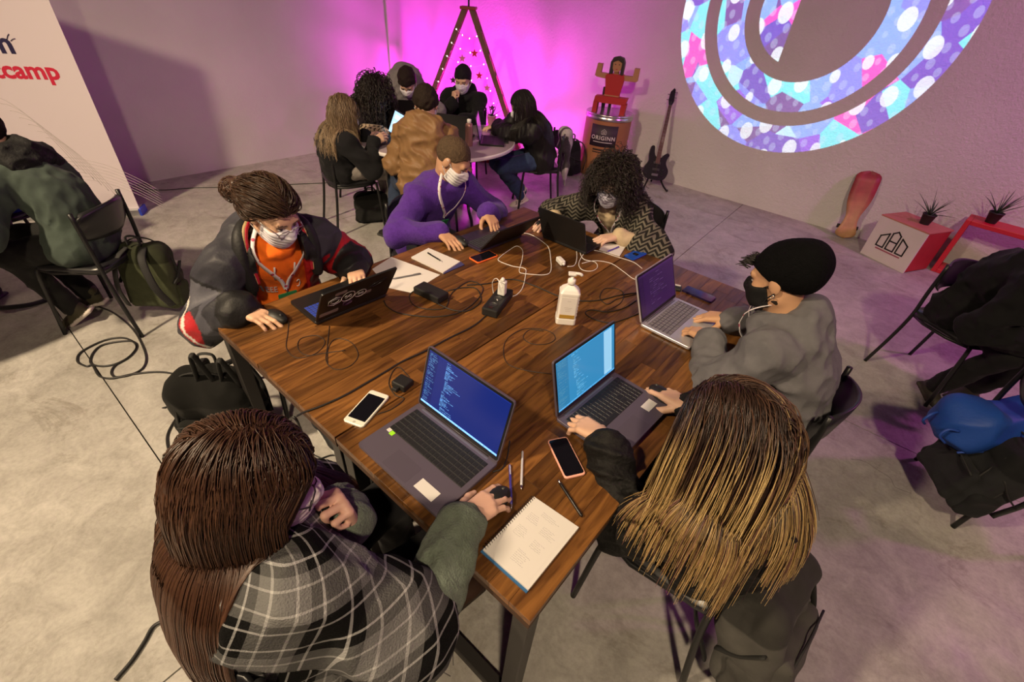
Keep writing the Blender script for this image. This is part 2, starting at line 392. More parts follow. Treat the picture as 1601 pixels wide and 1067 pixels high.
# the projected logo: a projector lamp with a ring gobo, pointed square at the back wall
def projector():
    PX, PYy, PZ = -1.37, .6, 3.35
    l = bpy.data.lights.new('projector', 'SPOT'); l.energy = 2700; l.spot_size = R(62); l.spot_blend = 0.02; l.shadow_soft_size = 0.004
    o = bpy.data.objects.new('projector', l); COL.objects.link(o); o.location = (PX, PYy, PZ)
    o.rotation_euler = (R(90), 0, 0)
    D = WY-PYy
    l.use_nodes = True; nt = l.node_tree; nt.nodes.clear(); L = nt.links.new
    out = nt.nodes.new('ShaderNodeOutputLight'); em = nt.nodes.new('ShaderNodeEmission'); L(em.outputs[0], out.inputs[0])
    tc = nt.nodes.new('ShaderNodeTexCoord'); sx = nt.nodes.new('ShaderNodeSeparateXYZ'); L(tc.outputs['Normal'], sx.inputs[0])
    def m(op, a, b=None, c=None):
        n = nt.nodes.new('ShaderNodeMath'); n.operation = op
        for i, v in enumerate((a, b, c)):
            if v is None: continue
            if isinstance(v, (int, float)): n.inputs[i].default_value = v
            else: L(v, n.inputs[i])
        return n.outputs[0]
    nz = m('ABSOLUTE', sx.outputs[2])
    x = m('MULTIPLY', m('DIVIDE', sx.outputs[0], nz), D)            # metres right of the lamp on the wall
    z = m('ADD', m('MULTIPLY', m('DIVIDE', sx.outputs[1], nz), D), PZ-2.0)    # metres above the ring centre (height 2.0)
    r = m('SQRT', m('ADD', m('MULTIPLY', x, x), m('MULTIPLY', z, z)))
    def band(a, b): return m('MULTIPLY', m('GREATER_THAN', r, a), m('LESS_THAN', r, b))
    mask = m('ADD', band(1.07, 1.35), band(.64, .93))
    core = m('MULTIPLY', m('LESS_THAN', r, .49), m('LESS_THAN', x, -.14))
    mask = m('MINIMUM', m('ADD', mask, core), 1.0)
    cv = nt.nodes.new('ShaderNodeCombineXYZ'); L(x, cv.inputs[0]); L(z, cv.inputs[1])
    v1 = nt.nodes.new('ShaderNodeTexVoronoi'); v1.inputs['Scale'].default_value = 3.4; L(cv.outputs[0], v1.inputs['Vector'])
    w1 = nt.nodes.new('ShaderNodeSeparateColor'); L(v1.outputs['Color'], w1.inputs[0])
    ra = nt.nodes.new('ShaderNodeValToRGB'); ra.color_ramp.interpolation = 'CONSTANT'
    cols = [(0, (.035, .02, .55)), (.16, (.12, .38, 1)), (.32, (.05, .01, .30)), (.46, (.06, .80, .90)), (.6, (.18, .05, .80)), (.72, (.95, .02, .55)), (.82, (.12, .22, .95)), (.92, (.4, .8, 1))]
    e = ra.color_ramp.elements
    e[0].position, e[0].color = cols[0][0], (*cols[0][1], 1); e[1].position, e[1].color = cols[1][0], (*cols[1][1], 1)
    for p_, c_ in cols[2:]: q = e.new(p_); q.color = (*c_, 1)
    L(w1.outputs[0], ra.inputs[0])
    def dots(sc, rad, off):
        mp = nt.nodes.new('ShaderNodeMapping'); mp.inputs['Scale'].default_value = (sc, sc*.72, 1); mp.inputs['Rotation'].default_value = (0, 0, off); L(cv.outputs[0], mp.inputs[0])
        v = nt.nodes.new('ShaderNodeTexVoronoi'); v.inputs['Scale'].default_value = 1; v.inputs['Randomness'].default_value = .25; L(mp.outputs[0], v.inputs['Vector'])
        return m('LESS_THAN', v.outputs['Distance'], rad)
    def mixc(f, a, col, t='MIX'):
        n = nt.nodes.new('ShaderNodeMix'); n.data_type = 'RGBA'; n.blend_type = t; L(f, n.inputs[0]); L(a, n.inputs[6]); n.inputs[7].default_value = (*col, 1); return n.outputs[2]
    d1 = m('MULTIPLY', dots(9, .3, .5), .28)
    big = m('MULTIPLY', dots(3.9, .27, -.3), .75)
    c = mixc(d1, ra.outputs[0], (.5, .7, 1)); c = mixc(big, c, (.8, .95, 1))
    L(c, em.inputs[0]); L(mask, em.inputs[1])
    return o
projector()
# ------------------------------------------------------------------ banner
bd = np.array([math.cos(R(58)), math.sin(R(58)), 0]); bn = np.array([bd[1], -bd[0], 0])
B0 = np.array([-5.233, .976, 0])
root = empty('roll_up_banner', B0-bd*.74, 0, 'tall white roll-up banner with red and navy lettering, leaning its shadow on the wall', 'banner')
fr = frame((0, 0, 0), bd, (0, 0, 1))    # x along banner, y up, z towards the room
sh = MB().box((0, 1.03, 0), (1.48, 1.98, .004)); sh.xf(fr).build('print_sheet', mat('banner_white', (.74, .66, .70), .55), root)
MB().box((0, .03, -.03), (1.48, .06, .14), bev=.008).xf(fr).build('base_case', mat('brushed_alu', (.6, .6, .62), .35, .8), root)
MB().box((.75, .03, -.03), (.02, .065, .145), bev=.004).xf(fr).build('end_cap', mat('blue_plastic', (.03, .06, .5), .4), root)
def banner_text(txt, right_px, size, m, bold, base_px):
    # right end of the lettering at a pixel on the banner plane
    d = ray(*right_px); t = ((B0-CO) @ bn)/(d @ bn); p = CO+d*t-np.array(root.location)
    v, f = text_mesh(txt, size, bold, .0004, 'RIGHT')
    o = MB().add(v, f).xf(frame(p+bn*.003, bd, (0, 0, 1))).build('lettering', m, root)
    return p
navy = mat('navy_ink', (.02, .015, .07), .5); redi = mat('red_ink', (.62, .02, .06), .5)
p_rn = banner_text('rn', (27, 83), .19, navy, .006, None)
p_bc = banner_text('ootcamp', (97, 124), .165, redi, .005, None)
for a, b_ in (((11, 62), (14, 53)), ((17, 64), (24, 60))):
    q = []
    for px in (a, b_):
        d = ray(*px); q.append(CO+d*((B0-CO) @ bn)/(d @ bn)-np.array(root.location)+bn*.003)
    MB().tube([q[0], (q[0]+q[1])/2+np.array([0, 0, .004]), q[1]], .006, 6, flat=.3).build('ray_mark', navy, root)
for k in range(7):   # the thin printed contour lines
    pts = []
    for t in np.linspace(0, 1, 24):
        xx = .45+.10*k*.35+.33*t; yy = .98-.05*k-.55*t**2
        pts.append(fr @ Vector((xx-.35, yy, .003)))
    MB().tube(pts, .0018, 4).build('print_line', mat('grey_ink', (.55, .5, .5), .6), root)
    pts = []
    for t in np.linspace(0, 1, 24):
        pts.append(fr @ Vector((.35+.6*t, .52-.03*k-.30*t**2, .003)))
    MB().tube(pts, .0018, 4).build('print_line', mat('grey_ink'), root)
# ------------------------------------------------------------------ work tables (two pushed together)
def wood_material():
    m = bpy.data.materials.new('oiled_wood'); m.use_nodes = True; nt = m.node_tree; b = nt.nodes['Principled BSDF']; L = nt.links.new
    tc = nt.nodes.new('ShaderNodeTexCoord'); oi = nt.nodes.new('ShaderNodeObjectInfo')
    mp = nt.nodes.new('ShaderNodeMapping'); mp.inputs['Scale'].default_value = (9, .9, 9); 
    off = nt.nodes.new('ShaderNodeVectorMath'); off.operation = 'SCALE'; off.inputs[0].default_value = (7, 13, 5); L(oi.outputs['Random'], off.inputs['Scale'])
    ad = nt.nodes.new('ShaderNodeVectorMath'); L(tc.outputs['Object'], ad.inputs[0]); L(off.outputs[0], ad.inputs[1]); L(ad.outputs[0], mp.inputs[0])
    n = nt.nodes.new('ShaderNodeTexNoise'); n.inputs['Scale'].default_value = 5; n.inputs['Detail'].default_value = 7; n.inputs['Distortion'].default_value = .9; L(mp.outputs[0], n.inputs['Vector'])
    r = nt.nodes.new('ShaderNodeValToRGB'); r.color_ramp.elements[0].position = .28; r.color_ramp.elements[1].position = .72
    r.color_ramp.elements[0].color = (.060, .022, .0065, 1); r.color_ramp.elements[1].color = (.235, .100, .026, 1); L(n.outputs[0], r.inputs[0])
    hs = nt.nodes.new('ShaderNodeMapRange'); hs.inputs[3].default_value = .42; hs.inputs[4].default_value = 1.3; L(oi.outputs['Random'], hs.inputs[0])
    sc = nt.nodes.new('ShaderNodeVectorMath'); sc.operation = 'SCALE'; L(r.outputs[0], sc.inputs[0]); L(hs.outputs[0], sc.inputs['Scale']); L(sc.outputs[0], b.inputs['Base Color'])
    b.inputs['Roughness'].default_value = .36; b.inputs['Specular IOR Level'].default_value = .45
    bp = nt.nodes.new('ShaderNodeBump'); bp.inputs['Strength'].default_value = .12; bp.inputs['Distance'].default_value = .004; L(n.outputs[0], bp.inputs['Height']); L(bp.outputs[0], b.inputs['Normal'])
    return m
m_wood = wood_material(); m_frame = mat('black_steel', (.028, .025, .024), .45, .3, .05, 200)
m_dark = mat('black_metal', (.012, .012, .013), .4, .2)
TOP = .75
def work_table(x0, x1, y0, y1, label):
    c = ((x0+x1)/2, (y0+y1)/2, 0); t = empty('work_table', c, 0, label, 'table', 'the two work tables pushed together')
    W_, D_ = x1-x0, y1-y0
    top = MB().box((0, 0, TOP-.035), (W_-.004, D_-.004, .03)).build('tabletop', mat('table_core', (.06, .025, .01), .7), t)
    nrow = 12; sw = W_/nrow
    meshes = {}
    for i in range(nrow):
        y = y0-rnd.uniform(0, .35)
        while y < y1-.02:
            ln = rnd.choice((.34, .42, .5, .58)); a, b_ = max(y, y0), min(y+ln, y1)
            if y1-b_ < .06: b_ = y1
            if b_-a > .01:
                key = round(b_-a, 3)
                if key not in meshes:
                    me = MB().box((0, 0, 0), (sw-.0006, key-.0006, .022), bev=.0006)
                    meshes[key] = mkmesh('plank', me.v, me.f, False); meshes[key].materials.append(m_wood)
                o = bpy.data.objects.new('plank', meshes[key]); COL.objects.link(o); o.parent = top
                o.location = (x0+sw*(i+.5)-c[0], (a+b_)/2-c[1], TOP-.011+rnd.uniform(-.0003, .0002))
            if b_ == y1: break
            y += ln
    th = .05
    for sy in (-1, 1):
        yy = sy*(D_/2-.035)
        for sx in (-1, 1):
            MB().box((sx*(W_/2-th/2-.006), yy, (TOP-.05)/2), (th, th, TOP-.05), bev=.003).build('leg', m_frame, t)
        MB().box((0, yy, .02), (W_-2*th-.012, th*.9, .04), bev=.003).build('floor_bar', m_frame, t)
        MB().box((0, yy, TOP-.065), (W_-2*th-.012, th*.8, .03), bev=.002).build('top_rail', m_frame, t)
    for sx in (-1, 1):
        MB().box((sx*(W_/2-.02), 0, TOP-.062), (.025, D_-.14, .024), bev=.002).build('side_rail', m_frame, t)
    return t
work_table(-1.84, -.983, .42, 2.42, 'dark oiled wood work table with steel legs, holding the sticker-covered laptop')
work_table(-.977, -.19, .42, 2.42, 'dark oiled wood work table with steel legs, holding the spiral notebook')
# ------------------------------------------------------------------ chairs
def chair_mesh():
    P = {}
    s = MB(); n = 9; V = []; F = []                   # seat: dished pad
    prof = rrect(.41, .40, .07, 4)
    for lay, (z, k) in enumerate(((.435, .94), (.448, 1.), (.462, .97), (.458, .6), (.455, .2))):
        for x, y in prof: V.append((x*k, y*k, z+(.012*(y/.2)**2 if lay > 1 else 0)))
    m_ = len(prof)
    for l in range(4):
        for i in range(m_): F.append((l*m_+i, l*m_+(i+1) % m_, (l+1)*m_+(i+1) % m_, (l+1)*m_+i))
    F.append(tuple(range(m_))[::-1]); F.append(tuple(4*m_+i for i in range(m_)))
    s.add(V, F, True); P['seat'] = s
    b = MB(); V = []; F = []                           # back: bent shell with round ends
    nu, nv = 14, 8
    for side in (0, 1):
        for j in range(nv+1):
            for i in range(nu+1):
                u = i/nu*2-1; v = j/nv
                e = (1-abs(2*v-1)**3)**.33 if 0 < v < 1 else .0
                w = .19*(.80+.20*e)
                x = w*u; y = -.205+.055*u*u-.05*v*.5-(.010 if side else 0); z = .615+.185*v-.015*u*u*(1 if v > .5 else -.6)
                V.append((x, y, z))
    N = (nu+1)*(nv+1)
    for j in range(nv):
        for i in range(nu):
            a = j*(nu+1)+i; q = (a, a+1, a+nu+2, a+nu+1); F.append(q[::-1]); F.append(tuple(N+k for k in q))
    rim = [i for i in range(nu+1)]+[(j)*(nu+1)+nu for j in range(1, nv+1)]+[nv*(nu+1)+i for i in range(nu-1, -1, -1)]+[j*(nu+1) for j in range(nv-1, 0, -1)]
    for k in range(len(rim)): a, c = rim[k], rim[(k+1) % len(rim)]; F.append((a, c, N+c, N+a))
    b.add(V, F, True); P['backrest'] = b
    r = .0115
    for sx in (-1, 1):
        P['leg%d' % sx] = MB().tube(catmull([(sx*.175, .175, .437), (sx*.185, .195, .40), (sx*.215, .225, 0)], 4), r, 8)
        P['rleg%d' % sx] = MB().tube(catmull([(sx*.192, -.17, .80), (sx*.19, -.175, .60), (sx*.185, -.175, .437), (sx*.195, -.195, .25), (sx*.212, -.235, 0)], 4), r, 8)
    P['frame'] = MB().tube(catmull([(-.18, -.175, .437), (-.18, .175, .437), (.18, .175, .437), (.18, -.175, .437), (-.18, -.175, .437)], 3), .010, 8)
    return P
m_seat = mat('black_plastic', (.014, .014, .016), .32, 0, .03, 300)
_chair = None
def chair(x, y, yaw, label, group=None, name='chair'):
    """yaw: direction the sitter faces, in degrees (0 = +X)"""
    global _chair
    if _chair is None:
        _chair = {k: mkmesh(k, b.v, b.f, True) for k, b in chair_mesh().items()}
        for k, me in _chair.items(): me.materials.append(m_seat if k in ('seat', 'backrest') else m_dark)
    t = empty(name, (x, y, 0), R(yaw-90), label, 'chair', group)
    for k, me in _chair.items():
        nm = 'leg' if 'leg' in k else ('seat_frame' if k == 'frame' else k)
        link(nm, me, None, t)
    return t
# chair local +y is the way the sitter faces
# ------------------------------------------------------------------ people
UP = np.array([0, 0, 1.])
m_skin = mat('skin', (.6, .4, .3), .5, 0, .05, 250, .05, 20, attr=True, spec=.35)
m_cloth = mat('woven_cloth', (.5, .5, .5), .88, 0, .25, 420, .10, 30, attr=True, spec=.2, sheen=.03)
m_knit = mat('knit_cloth', (.5, .5, .5), .92, 0, .6, 190, .14, 60, attr=True, spec=.15, sheen=.1)
m_shell = mat('smooth_shell_cloth', (.5, .5, .5), .55, 0, .15, 90, .06, 12, attr=True, spec=.35)
m_fur = mat('plush_cloth', (.5, .5, .5), .75, 0, .5, 70, .5, 40, attr=True, spec=.3)
m_hair = mat('hair_strands', (.1, .06, .03), .42, 0, 0, 1, .12, 120, attr=True, spec=.45)
m_caphair = mat('cropped_hair', (.1, .06, .03), .72, 0, .7, 160, .3, 90, attr=True, spec=.2)
m_black_knit = mat('black_knit', (.004, .004, .004), .9, 0, .5, 190, .14, 60, attr=True, spec=.1)
m_mask = mat('mask_paper', (.75, .74, .78), .75, 0, .1, 300, attr=True, spec=.2)
m_shoe = mat('shoe_leather', (.1, .1, .1), .6, 0, .1, 120, attr=True, spec=.3)
def rotz(v, a): c, s = math.cos(a), math.sin(a); return np.array([c*v[0]-s*v[1], s*v[0]+c*v[1], v[2]])
def hframe(yaw, pitch, roll=0.):
    """head axes as matrix columns (right, forward, up); pitch>0 looks down"""
    f = np.array([math.cos(R(yaw))*math.cos(R(pitch)), math.sin(R(yaw))*math.cos(R(pitch)), -math.sin(R(pitch))])
    r = nrm(np.cross(f, UP)); u = np.cross(r, f)
    c, s = math.cos(R(roll)), math.sin(R(roll))
    return np.stack([r*c+u*s, f, -r*s+u*c], 1)
def ik(S, W, l1, l2, pole):
    d = W-S; L = np.linalg.norm(d); 
    if L > (l1+l2)*.995: k = L/((l1+l2)*.995); l1 *= k; l2 *= k
    n = d/L; a = (l1*l1-l2*l2+L*L)/(2*L); h = math.sqrt(max(l1*l1-a*a, 0))
    q = np.asarray(pole, float); q = nrm(q-n*(q @ n)); return S+n*a+q*h
POSES = dict(type=(22, 38, 22), mouse=(12, 24, 18), flat=(6, 10, 6), relax=(26, 32, 22), fist=(72, 88, 45), cup=(14, 22, 18), pinch=(45, 50, 25))
def hand_prims(w, d, pn, side, pose, s=1.):
    y = nrm(d); z = -np.asarray(pn, float); z = nrm(z-y*(z @ y)); x = np.cross(y, z)
    tx = -1 if side == 'R' else 1
    A = np.stack([x, y, z], 1)
    T = lambda p: w+A @ (np.asarray(p, float)*s)
    P = []
    c = POSES[pose] if isinstance(pose, str) else pose
    P.append((Cone(T((0, -.012, 0)), T((0, .01, 0)), .024*s, .024*s), .02))
    fs = [(.027, .086, (.042, .025, .02), 5), (.009, .091, (.046, .029, .021), 1), (-.009, .086, (.042, .027, .02), -2), (-.025, .076, (.033, .021, .018), -7)]
    for n_, (fx, ky, L, sp) in enumerate(fs):
        P.append((Cone(T((fx*.55*tx, .0, 0)), T((fx*tx, ky, .002)), .0165*s, .0115*s), .012))
        p = np.array([fx*tx, ky, .002]); a = 0; r = .0094 if n_ < 3 else .0082
        for j in range(3):
            a += R(c[j]*(1 + (.12*(n_-1.5))))
            dv = np.array([math.sin(R(sp)*tx*(1 if j == 0 else .7)), math.cos(a), -math.sin(a)]); dv /= np.linalg.norm(dv)
            q = p+dv*L[j]; P.append((Cone(T(p), T(q), r*s, (r-.0008)*s), .0035)); p = q; r -= .0008
    bend = min(c[0], 60)/60
    p = np.array([.02*tx, .022, -.006])
    for dv, l, r in (((.72*tx, .62, -.30-.3*bend), .043, .0135), ((.42*tx, .85, -.25-.35*bend), .031, .0108), ((.12*tx, .95, -.2-.2*bend), .024, .0095)):
        q = p+nrm(dv)*l; P.append((Cone(T(p), T(q), r*s, (r-.0015)*s), .006)); p = q
    return P
def head_prims(H, A, s=1., ears=True):
    T = lambda p: H+A @ (np.asarray(p, float)*s)
    E = lambda c, r: Ell(T(c), np.array(r)*s, A)
    P = [(E((0, -.018, .028), (.0745, .096, .088)), .02), (E((0, .028, -.025), (.062, .066, .082)), .03), (E((0, .050, -.082), (.040, .034, .028)), .03),
         (Cone(T((-.045, .0, -.065)), T((-.018, .055, -.095)), .018*s, .016*s), .025), (Cone(T((.045, .0, -.065)), T((.018, .055, -.095)), .018*s, .016*s), .025),
         (Cone(T((-.04, .075, .028)), T((.04, .075, .028)), .012*s, .012*s), .02),
         (E((-.038, .062, -.022), (.024, .024, .022)), .02), (E((.038, .062, -.022), (.024, .024, .022)), .02),
         (Cone(T((0, .090, .015)), T((0, .110, -.024)), .0065*s, .0115*s), .012), (E((-.011, .098, -.028), (.009, .011, .008)), .006), (E((.011, .098, -.028), (.009, .011, .008)), .006),
         (E((0, .090, -.055), (.022, .012, .0065)), .006), (E((0, .088, -.067), (.019, .012, .0075)), .006), (E((0, .080, -.097), (.018, .015, .014)), .015)]
    if ears:
        for sx in (-1, 1): P.append((E((sx*.077, -.008, -.008), (.010, .020, .031)), .006))
    sub = [(E((sx*.031, .098, .004), (.017, .016, .0105)), .012) for sx in (-1, 1)]
    eyes = [(E((sx*.031, .0755, .004), (.0125,)*3), .003) for sx in (-1, 1)]
    return P, sub, eyes
def head_color(v, H, A, s, skin, brow, lips=True):
    q = (v-H) @ A/s; c = np.tile(np.array(skin), (len(v), 1)); x = np.abs(q[:, 0])
    def put(m, col, w=1.): c[m] = c[m]*(1-w)+np.array(col)*w
    put((q[:, 1] > .05) & (np.abs(q[:, 2]+.061) < .0095) & (x < .022), np.array(skin)*np.array((.85, .5, .5)), .7)
    put((q[:, 1] > .06) & (np.abs(q[:, 2]-.026-.25*np.minimum(x-.02, .015)) < .0038) & (x > .012) & (x < .050), brow, .85)
    eye = (q[:, 1] > .072) & ((x-.031)**2/.0135**2+(q[:, 2]-.003)**2/.0055**2 < 1)
    put(eye, (.55, .52, .5)); put(eye & ((x-.031)**2+(q[:, 2]-.003)**2 < .0058**2), (.02, .012, .01))
    put((q[:, 1] > .065) & (np.abs(q[:, 2]-.0095) < .0022) & (np.abs(x-.031) < .016), (.02, .015, .012), .8)
    return c
class Person:
    def __init__(s, label, hip, yaw, head, hpitch=30, hyaw=None, hroll=0, wrists=None, poles=None, knees=None, feet=None, skin=(.50, .30, .20), brow=(.03, .018, .012),
                 hi=True, width=1., bulge=.05, sh_yaw=None, sh_w=.175, sc=1., name='person', hair_under=None, group=None, neck=.165, sh_lift=(0, 0)):
        s.hi = hi; s.w = width; s.H = np.array(head, float); s.hip = np.array(hip, float); s.sc = sc
        s.f = np.array([math.cos(R(yaw)), math.sin(R(yaw)), 0]); s.side = np.array([s.f[1], -s.f[0], 0])   # side: to the right hand
        s.A = hframe(yaw if hyaw is None else hyaw, hpitch, hroll)
        d = nrm(.5*nrm(s.H-s.hip)+.5*UP); s.N = s.H-neck*d-.035*s.A[:, 1]*np.array([1, 1, .3])
        sy = yaw if sh_yaw is None else sh_yaw; sf = np.array([math.cos(R(sy)), math.sin(R(sy)), 0]); s.ss = np.array([sf[1], -sf[0], 0]); s.sf = sf
        s.sdir = nrm(s.N-s.hip)
        s.mid = (s.hip+s.N)/2-bulge*nrm(s.f-s.sdir*(s.f @ s.sdir))
        s.S = {'R': s.N-.05*s.sdir+s.ss*sh_w*width+UP*sh_lift[0], 'L': s.N-.05*s.sdir-s.ss*sh_w*width+UP*sh_lift[1]}
        s.W = {}; s.E = {}; s.hands = {}
        poles = poles or {}
        for k, (w, dr, pn, pose) in wrists.items():
            s.W[k] = np.array(w, float); sg = 1 if k == 'R' else -1
            s.E[k] = ik(s.S[k], s.W[k], .285*sc, .255*sc, poles.get(k, s.ss*sg*.6-UP*.8-s.f*.3)); s.hands[k] = (dr, pn, pose)
        s.hj = {'R': s.hip+s.side*.085*width-UP*.01, 'L': s.hip-s.side*.085*width-UP*.01}
        s.K = {k: np.array(v, float) for k, v in knees.items()}; s.Ft = {k: (np.array(v[0], float), np.array(v[1], float)) for k, v in feet.items()}   # ankle, toe direction
        s.org = np.array([s.hip[0], s.hip[1], 0.])
        s.skin = skin
        # body as one mesh
        body = s.torso(0)+s.arms(0, 1)+s.legs(0)+[(Cone(s.N-.02*s.sdir, s.H+s.A @ np.array([0, -.02, -.05]), .056*sc, .050*sc), .03)]
        v, f = sdf_mesh(body, .014, .03, off=-.006)
        parts = [(v, f, skin)]
        sc = s.sc = sc*1.05; hp, sub, eyes = head_prims(s.H, s.A, sc)
        s.headp = hp
        nk = [(Cone(s.N-.03*s.sdir, s.H+s.A @ np.array([0, -.02, -.05])*sc, .057*sc*(.6+.4*width), .050*sc*(.6+.4*width)), .03)]
        v, f = sdf_mesh(hp+nk, .0042 if hi else .006, sub=sub); parts.append((v, f, head_color(v, s.H, s.A, sc, skin, brow)))
        v, f = sdf_mesh(eyes, .003 if hi else .004); parts.append((v, f, head_color(v, s.H, s.A, sc, (.4, .25, .2), brow)))
        for k in s.W:
            dr, pn, pose = s.hands[k]
            v, f = sdf_mesh(hand_prims(s.W[k], dr, pn, k, pose, 1.05*sc), .0033 if hi else .0045); parts.append((v, f, np.array(skin)*1.02))
        v, f, c = join(parts)
        s.o = link(name, mkmesh(name, v-s.org, f, True, c), m_skin, None, s.org)
        tag(s.o, label, 'person', group)
        s.nk = nk
    def spine(s, t): return (1-t)**2*s.hip+2*t*(1-t)*(s.mid*2-.5*(s.hip+s.N))+t*t*s.N
    def torso(s, belly=0.):
        out = []; w = s.w
        for t, r, a in ((.0, (.165*w, .125, .12), 0), (.3, (.140*w, .108+belly, .13), 0), (.58, (.158*w, .118+belly*.4, .13), .5), (.82, (.165*w, .108, .10), 1)):
            z = nrm(s.spine(t+.05)-s.spine(t-.05)); x = s.side*(1-a)+s.ss*a; x = nrm(x-z*(x @ z)); y = np.cross(z, x)
            out.append((Ell(s.spine(t), np.array(r)*s.sc, np.stack([x, y, z], 1)), .06))
        for k in 'RL': out.append((Cone(s.N-.045*s.sdir, s.S[k], .068*s.sc, .060*s.sc), .05))
        return out
    def arms(s, t0=0, t1=.96, which='RL', r=(.054, .045, .033)):
        out = []; c = s.sc
        for k in which:
            if k not in s.W: continue
            out.append((Cone(s.S[k], s.E[k], r[0]*c, r[1]*c), .035))
            out.append((Cone(s.E[k], s.E[k]+(s.W[k]-s.E[k])*t1, r[1]*c, r[2]*c), .03))
        return out
    def legs(s, off=0):
        out = []
        for k in s.K:
            a, td = s.Ft[k]
            out += [(Cone(s.hj[k], s.K[k], .082*s.sc*(.5+.5*s.w), .058*s.sc), .04), (Cone(s.K[k], a, .056*s.sc, .04*s.sc), .03)]
        return out
    def add(s, name, prims, m, col, vox=None, off=0., k=.03, disp=None, inter=None, sub=(), parent=None, uv=None):
        v, f = sdf_mesh(prims, vox or (.0075 if s.hi else .011), k, off, sub, inter, disp)
        c = col(v) if callable(col) else np.broadcast_to(np.asarray(col, float), (len(v), 3))
        return link(name, mkmesh(name, v-s.org, f, True, c, None if uv is None else uv(v)), m, parent or s.o)
    def mesh(s, name, mb, m, parent=None):
        mb.v = [tuple(np.array(p)-s.org) for p in mb.v]; return mb.build(name, m, parent or s.o)
    def folds(s, amp=.004, freq=38, seed=0, extra=.0):
        def d(G):
            v = noisef(G, freq, seed+3, 6)*amp*.6+(np.abs(noisef(G, freq*.9, seed+5, 3))-.55)*amp*2.2+(np.abs(noisef(G, freq*2., seed+9, 4))-.5)*amp*1.0
            return v.astype(np.float32)
        return d
    def top(s, name, col, m=None, off=.016, amp=.004, freq=38, hood=False, collar=.0, cuff=.90, belly=0., seed=0, hem=.0, extra=(), inter=None, sub=(), sleeves='RL', arm_r=(.056, .049, .038), vox=None):
        P = s.torso(belly)+s.arms(0, cuff, sleeves, arm_r)
        if hem: P.append((Cone(s.hj['R'], s.hj['L'], .10, .10), .05))
        if collar:
            cpos = s.N+.035*s.sdir
            P += s.ring(cpos, .062, collar, full=True)
        if hood: P += s.hood(1. if hood is True else hood)
        P += list(extra); s.topP = P; s.topoff = off
        return s.add(name, P, m or m_cloth, col, vox, off, .03, s.folds(amp, freq, seed), inter, sub)
    def ring(s, c, r, th, full=False, a0=-150, a1=150):
        """roll of cloth round the neck; angle 0 = back"""
        n = 14; z = nrm(s.sdir+.5*s.f*0); x = nrm(s.ss-z*(s.ss @ z)); y = np.cross(z, x); pts = []
        if full: a0, a1 = -180, 180
        for i in range(n+1):
            a = R(a0+(a1-a0)*i/n); pts.append(c+r*(math.sin(a)*x-math.cos(a)*y)-z*.012*(1-math.cos(a)))
        return [(Cone(pts[i], pts[i+1], th, th), .012) for i in range(n)]
    def hood(s, size=1.):
        z = s.sdir; x = nrm(s.ss-z*(s.ss @ z)); y = np.cross(z, x); out = []
        c = s.N+.02*z
        out += s.ring(c, .085*size, .030*size, a0=-140, a1=140)
        out += [(Ell(c-y*.105*size-z*.035*size, (.115*size, .045*size, .085*size), np.stack([x, y, z], 1)), .04)]
        return out
    def trousers(s, col, name='trousers', off=.012, m=None, seed=5, vox=None):
        P = [(Ell(s.hip, np.array((.172*s.w, .128, .115)), np.stack([s.side, s.f, UP], 1)), .05)]+s.legs()
        return s.add(name, P, m or m_cloth, col, vox or .010 if s.hi else .013, off, .03, s.folds(.004, 30, seed))
    def shoes(s, upper, sole=(.5, .5, .48), stripes=None, which='RL', tall=0.):
        for k in which:
            if k not in s.Ft: continue
            a, td = s.Ft[k]; td = nrm(td); sd = nrm(np.cross(td, UP)); up = np.cross(sd, td)
            A = np.stack([sd, td, up], 1); T = lambda p: a+A @ np.array(p)
            P = [(Ell(T((0, .00, -.035)), (.037, .055, .038), A), .03), (Ell(T((0, .075, -.046)), (.040, .075, .03), A), .03), (Ell(T((0, .13, -.055)), (.040, .05, .024), A), .02), (Cone(T((0, -.005, -.02)), T((0, -.01, .03+tall)), .043, .047), .02),
                 (Box(T((0, .06, -.072)), (.040, .125, .012), A, .011), .006)]
            def col(v):
                q = (v-a) @ A; c = np.tile(np.array(upper, float), (len(v), 1)); c[q[:, 2] < -.060] = sole
                if stripes is not None:
                    st = (np.abs(q[:, 0]) > .028) & (q[:, 1] > .01) & (q[:, 1] < .09) & (((q[:, 1]+q[:, 2]*.6) % .026) < .011) & (q[:, 2] > -.055) & (q[:, 2] < -.018); c[st] = stripes
                return c
            s.add('shoe', P, m_shoe, col, .006 if s.hi else .0075)
    # ---- head gear
    def loc(s, p): return s.H+s.A @ (np.asarray(p, float)*s.sc)
    def mask(s, col=(.72, .71, .76), pleat=True, loops=True, low=-.106, top=-.004, side=.058):
        A, H, sc = s.A, s.H, s.sc
        P = [p for p in s.headp[:14]]
        def inter(G):
            q = (G-H) @ A/sc; x = np.abs(q[:, 0])
            upper = top+.012-x*.35; lower = low+x*.25
            return np.maximum.reduce([q[:, 2]-upper, lower-q[:, 2], .022-q[:, 1]+0*x, x-side-.012]).astype(np.float32)*sc
        def disp(G):
            q = (G-H) @ A/sc
            d = -.0035*np.cos(np.clip(q[:, 0]/.05, -1, 1)*1.5)
            if pleat: d = d+.0014*np.sin(q[:, 2]*2*math.pi/.017)
            return d.astype(np.float32)
        P = P+[(Ell(s.loc((0, .075, -.055)), np.array((.048, .032, .046))*sc, A), .03)]
        o = s.add('face_mask', P, m_mask, col, .0036 if s.hi else .005, .0055, .02, disp, inter)
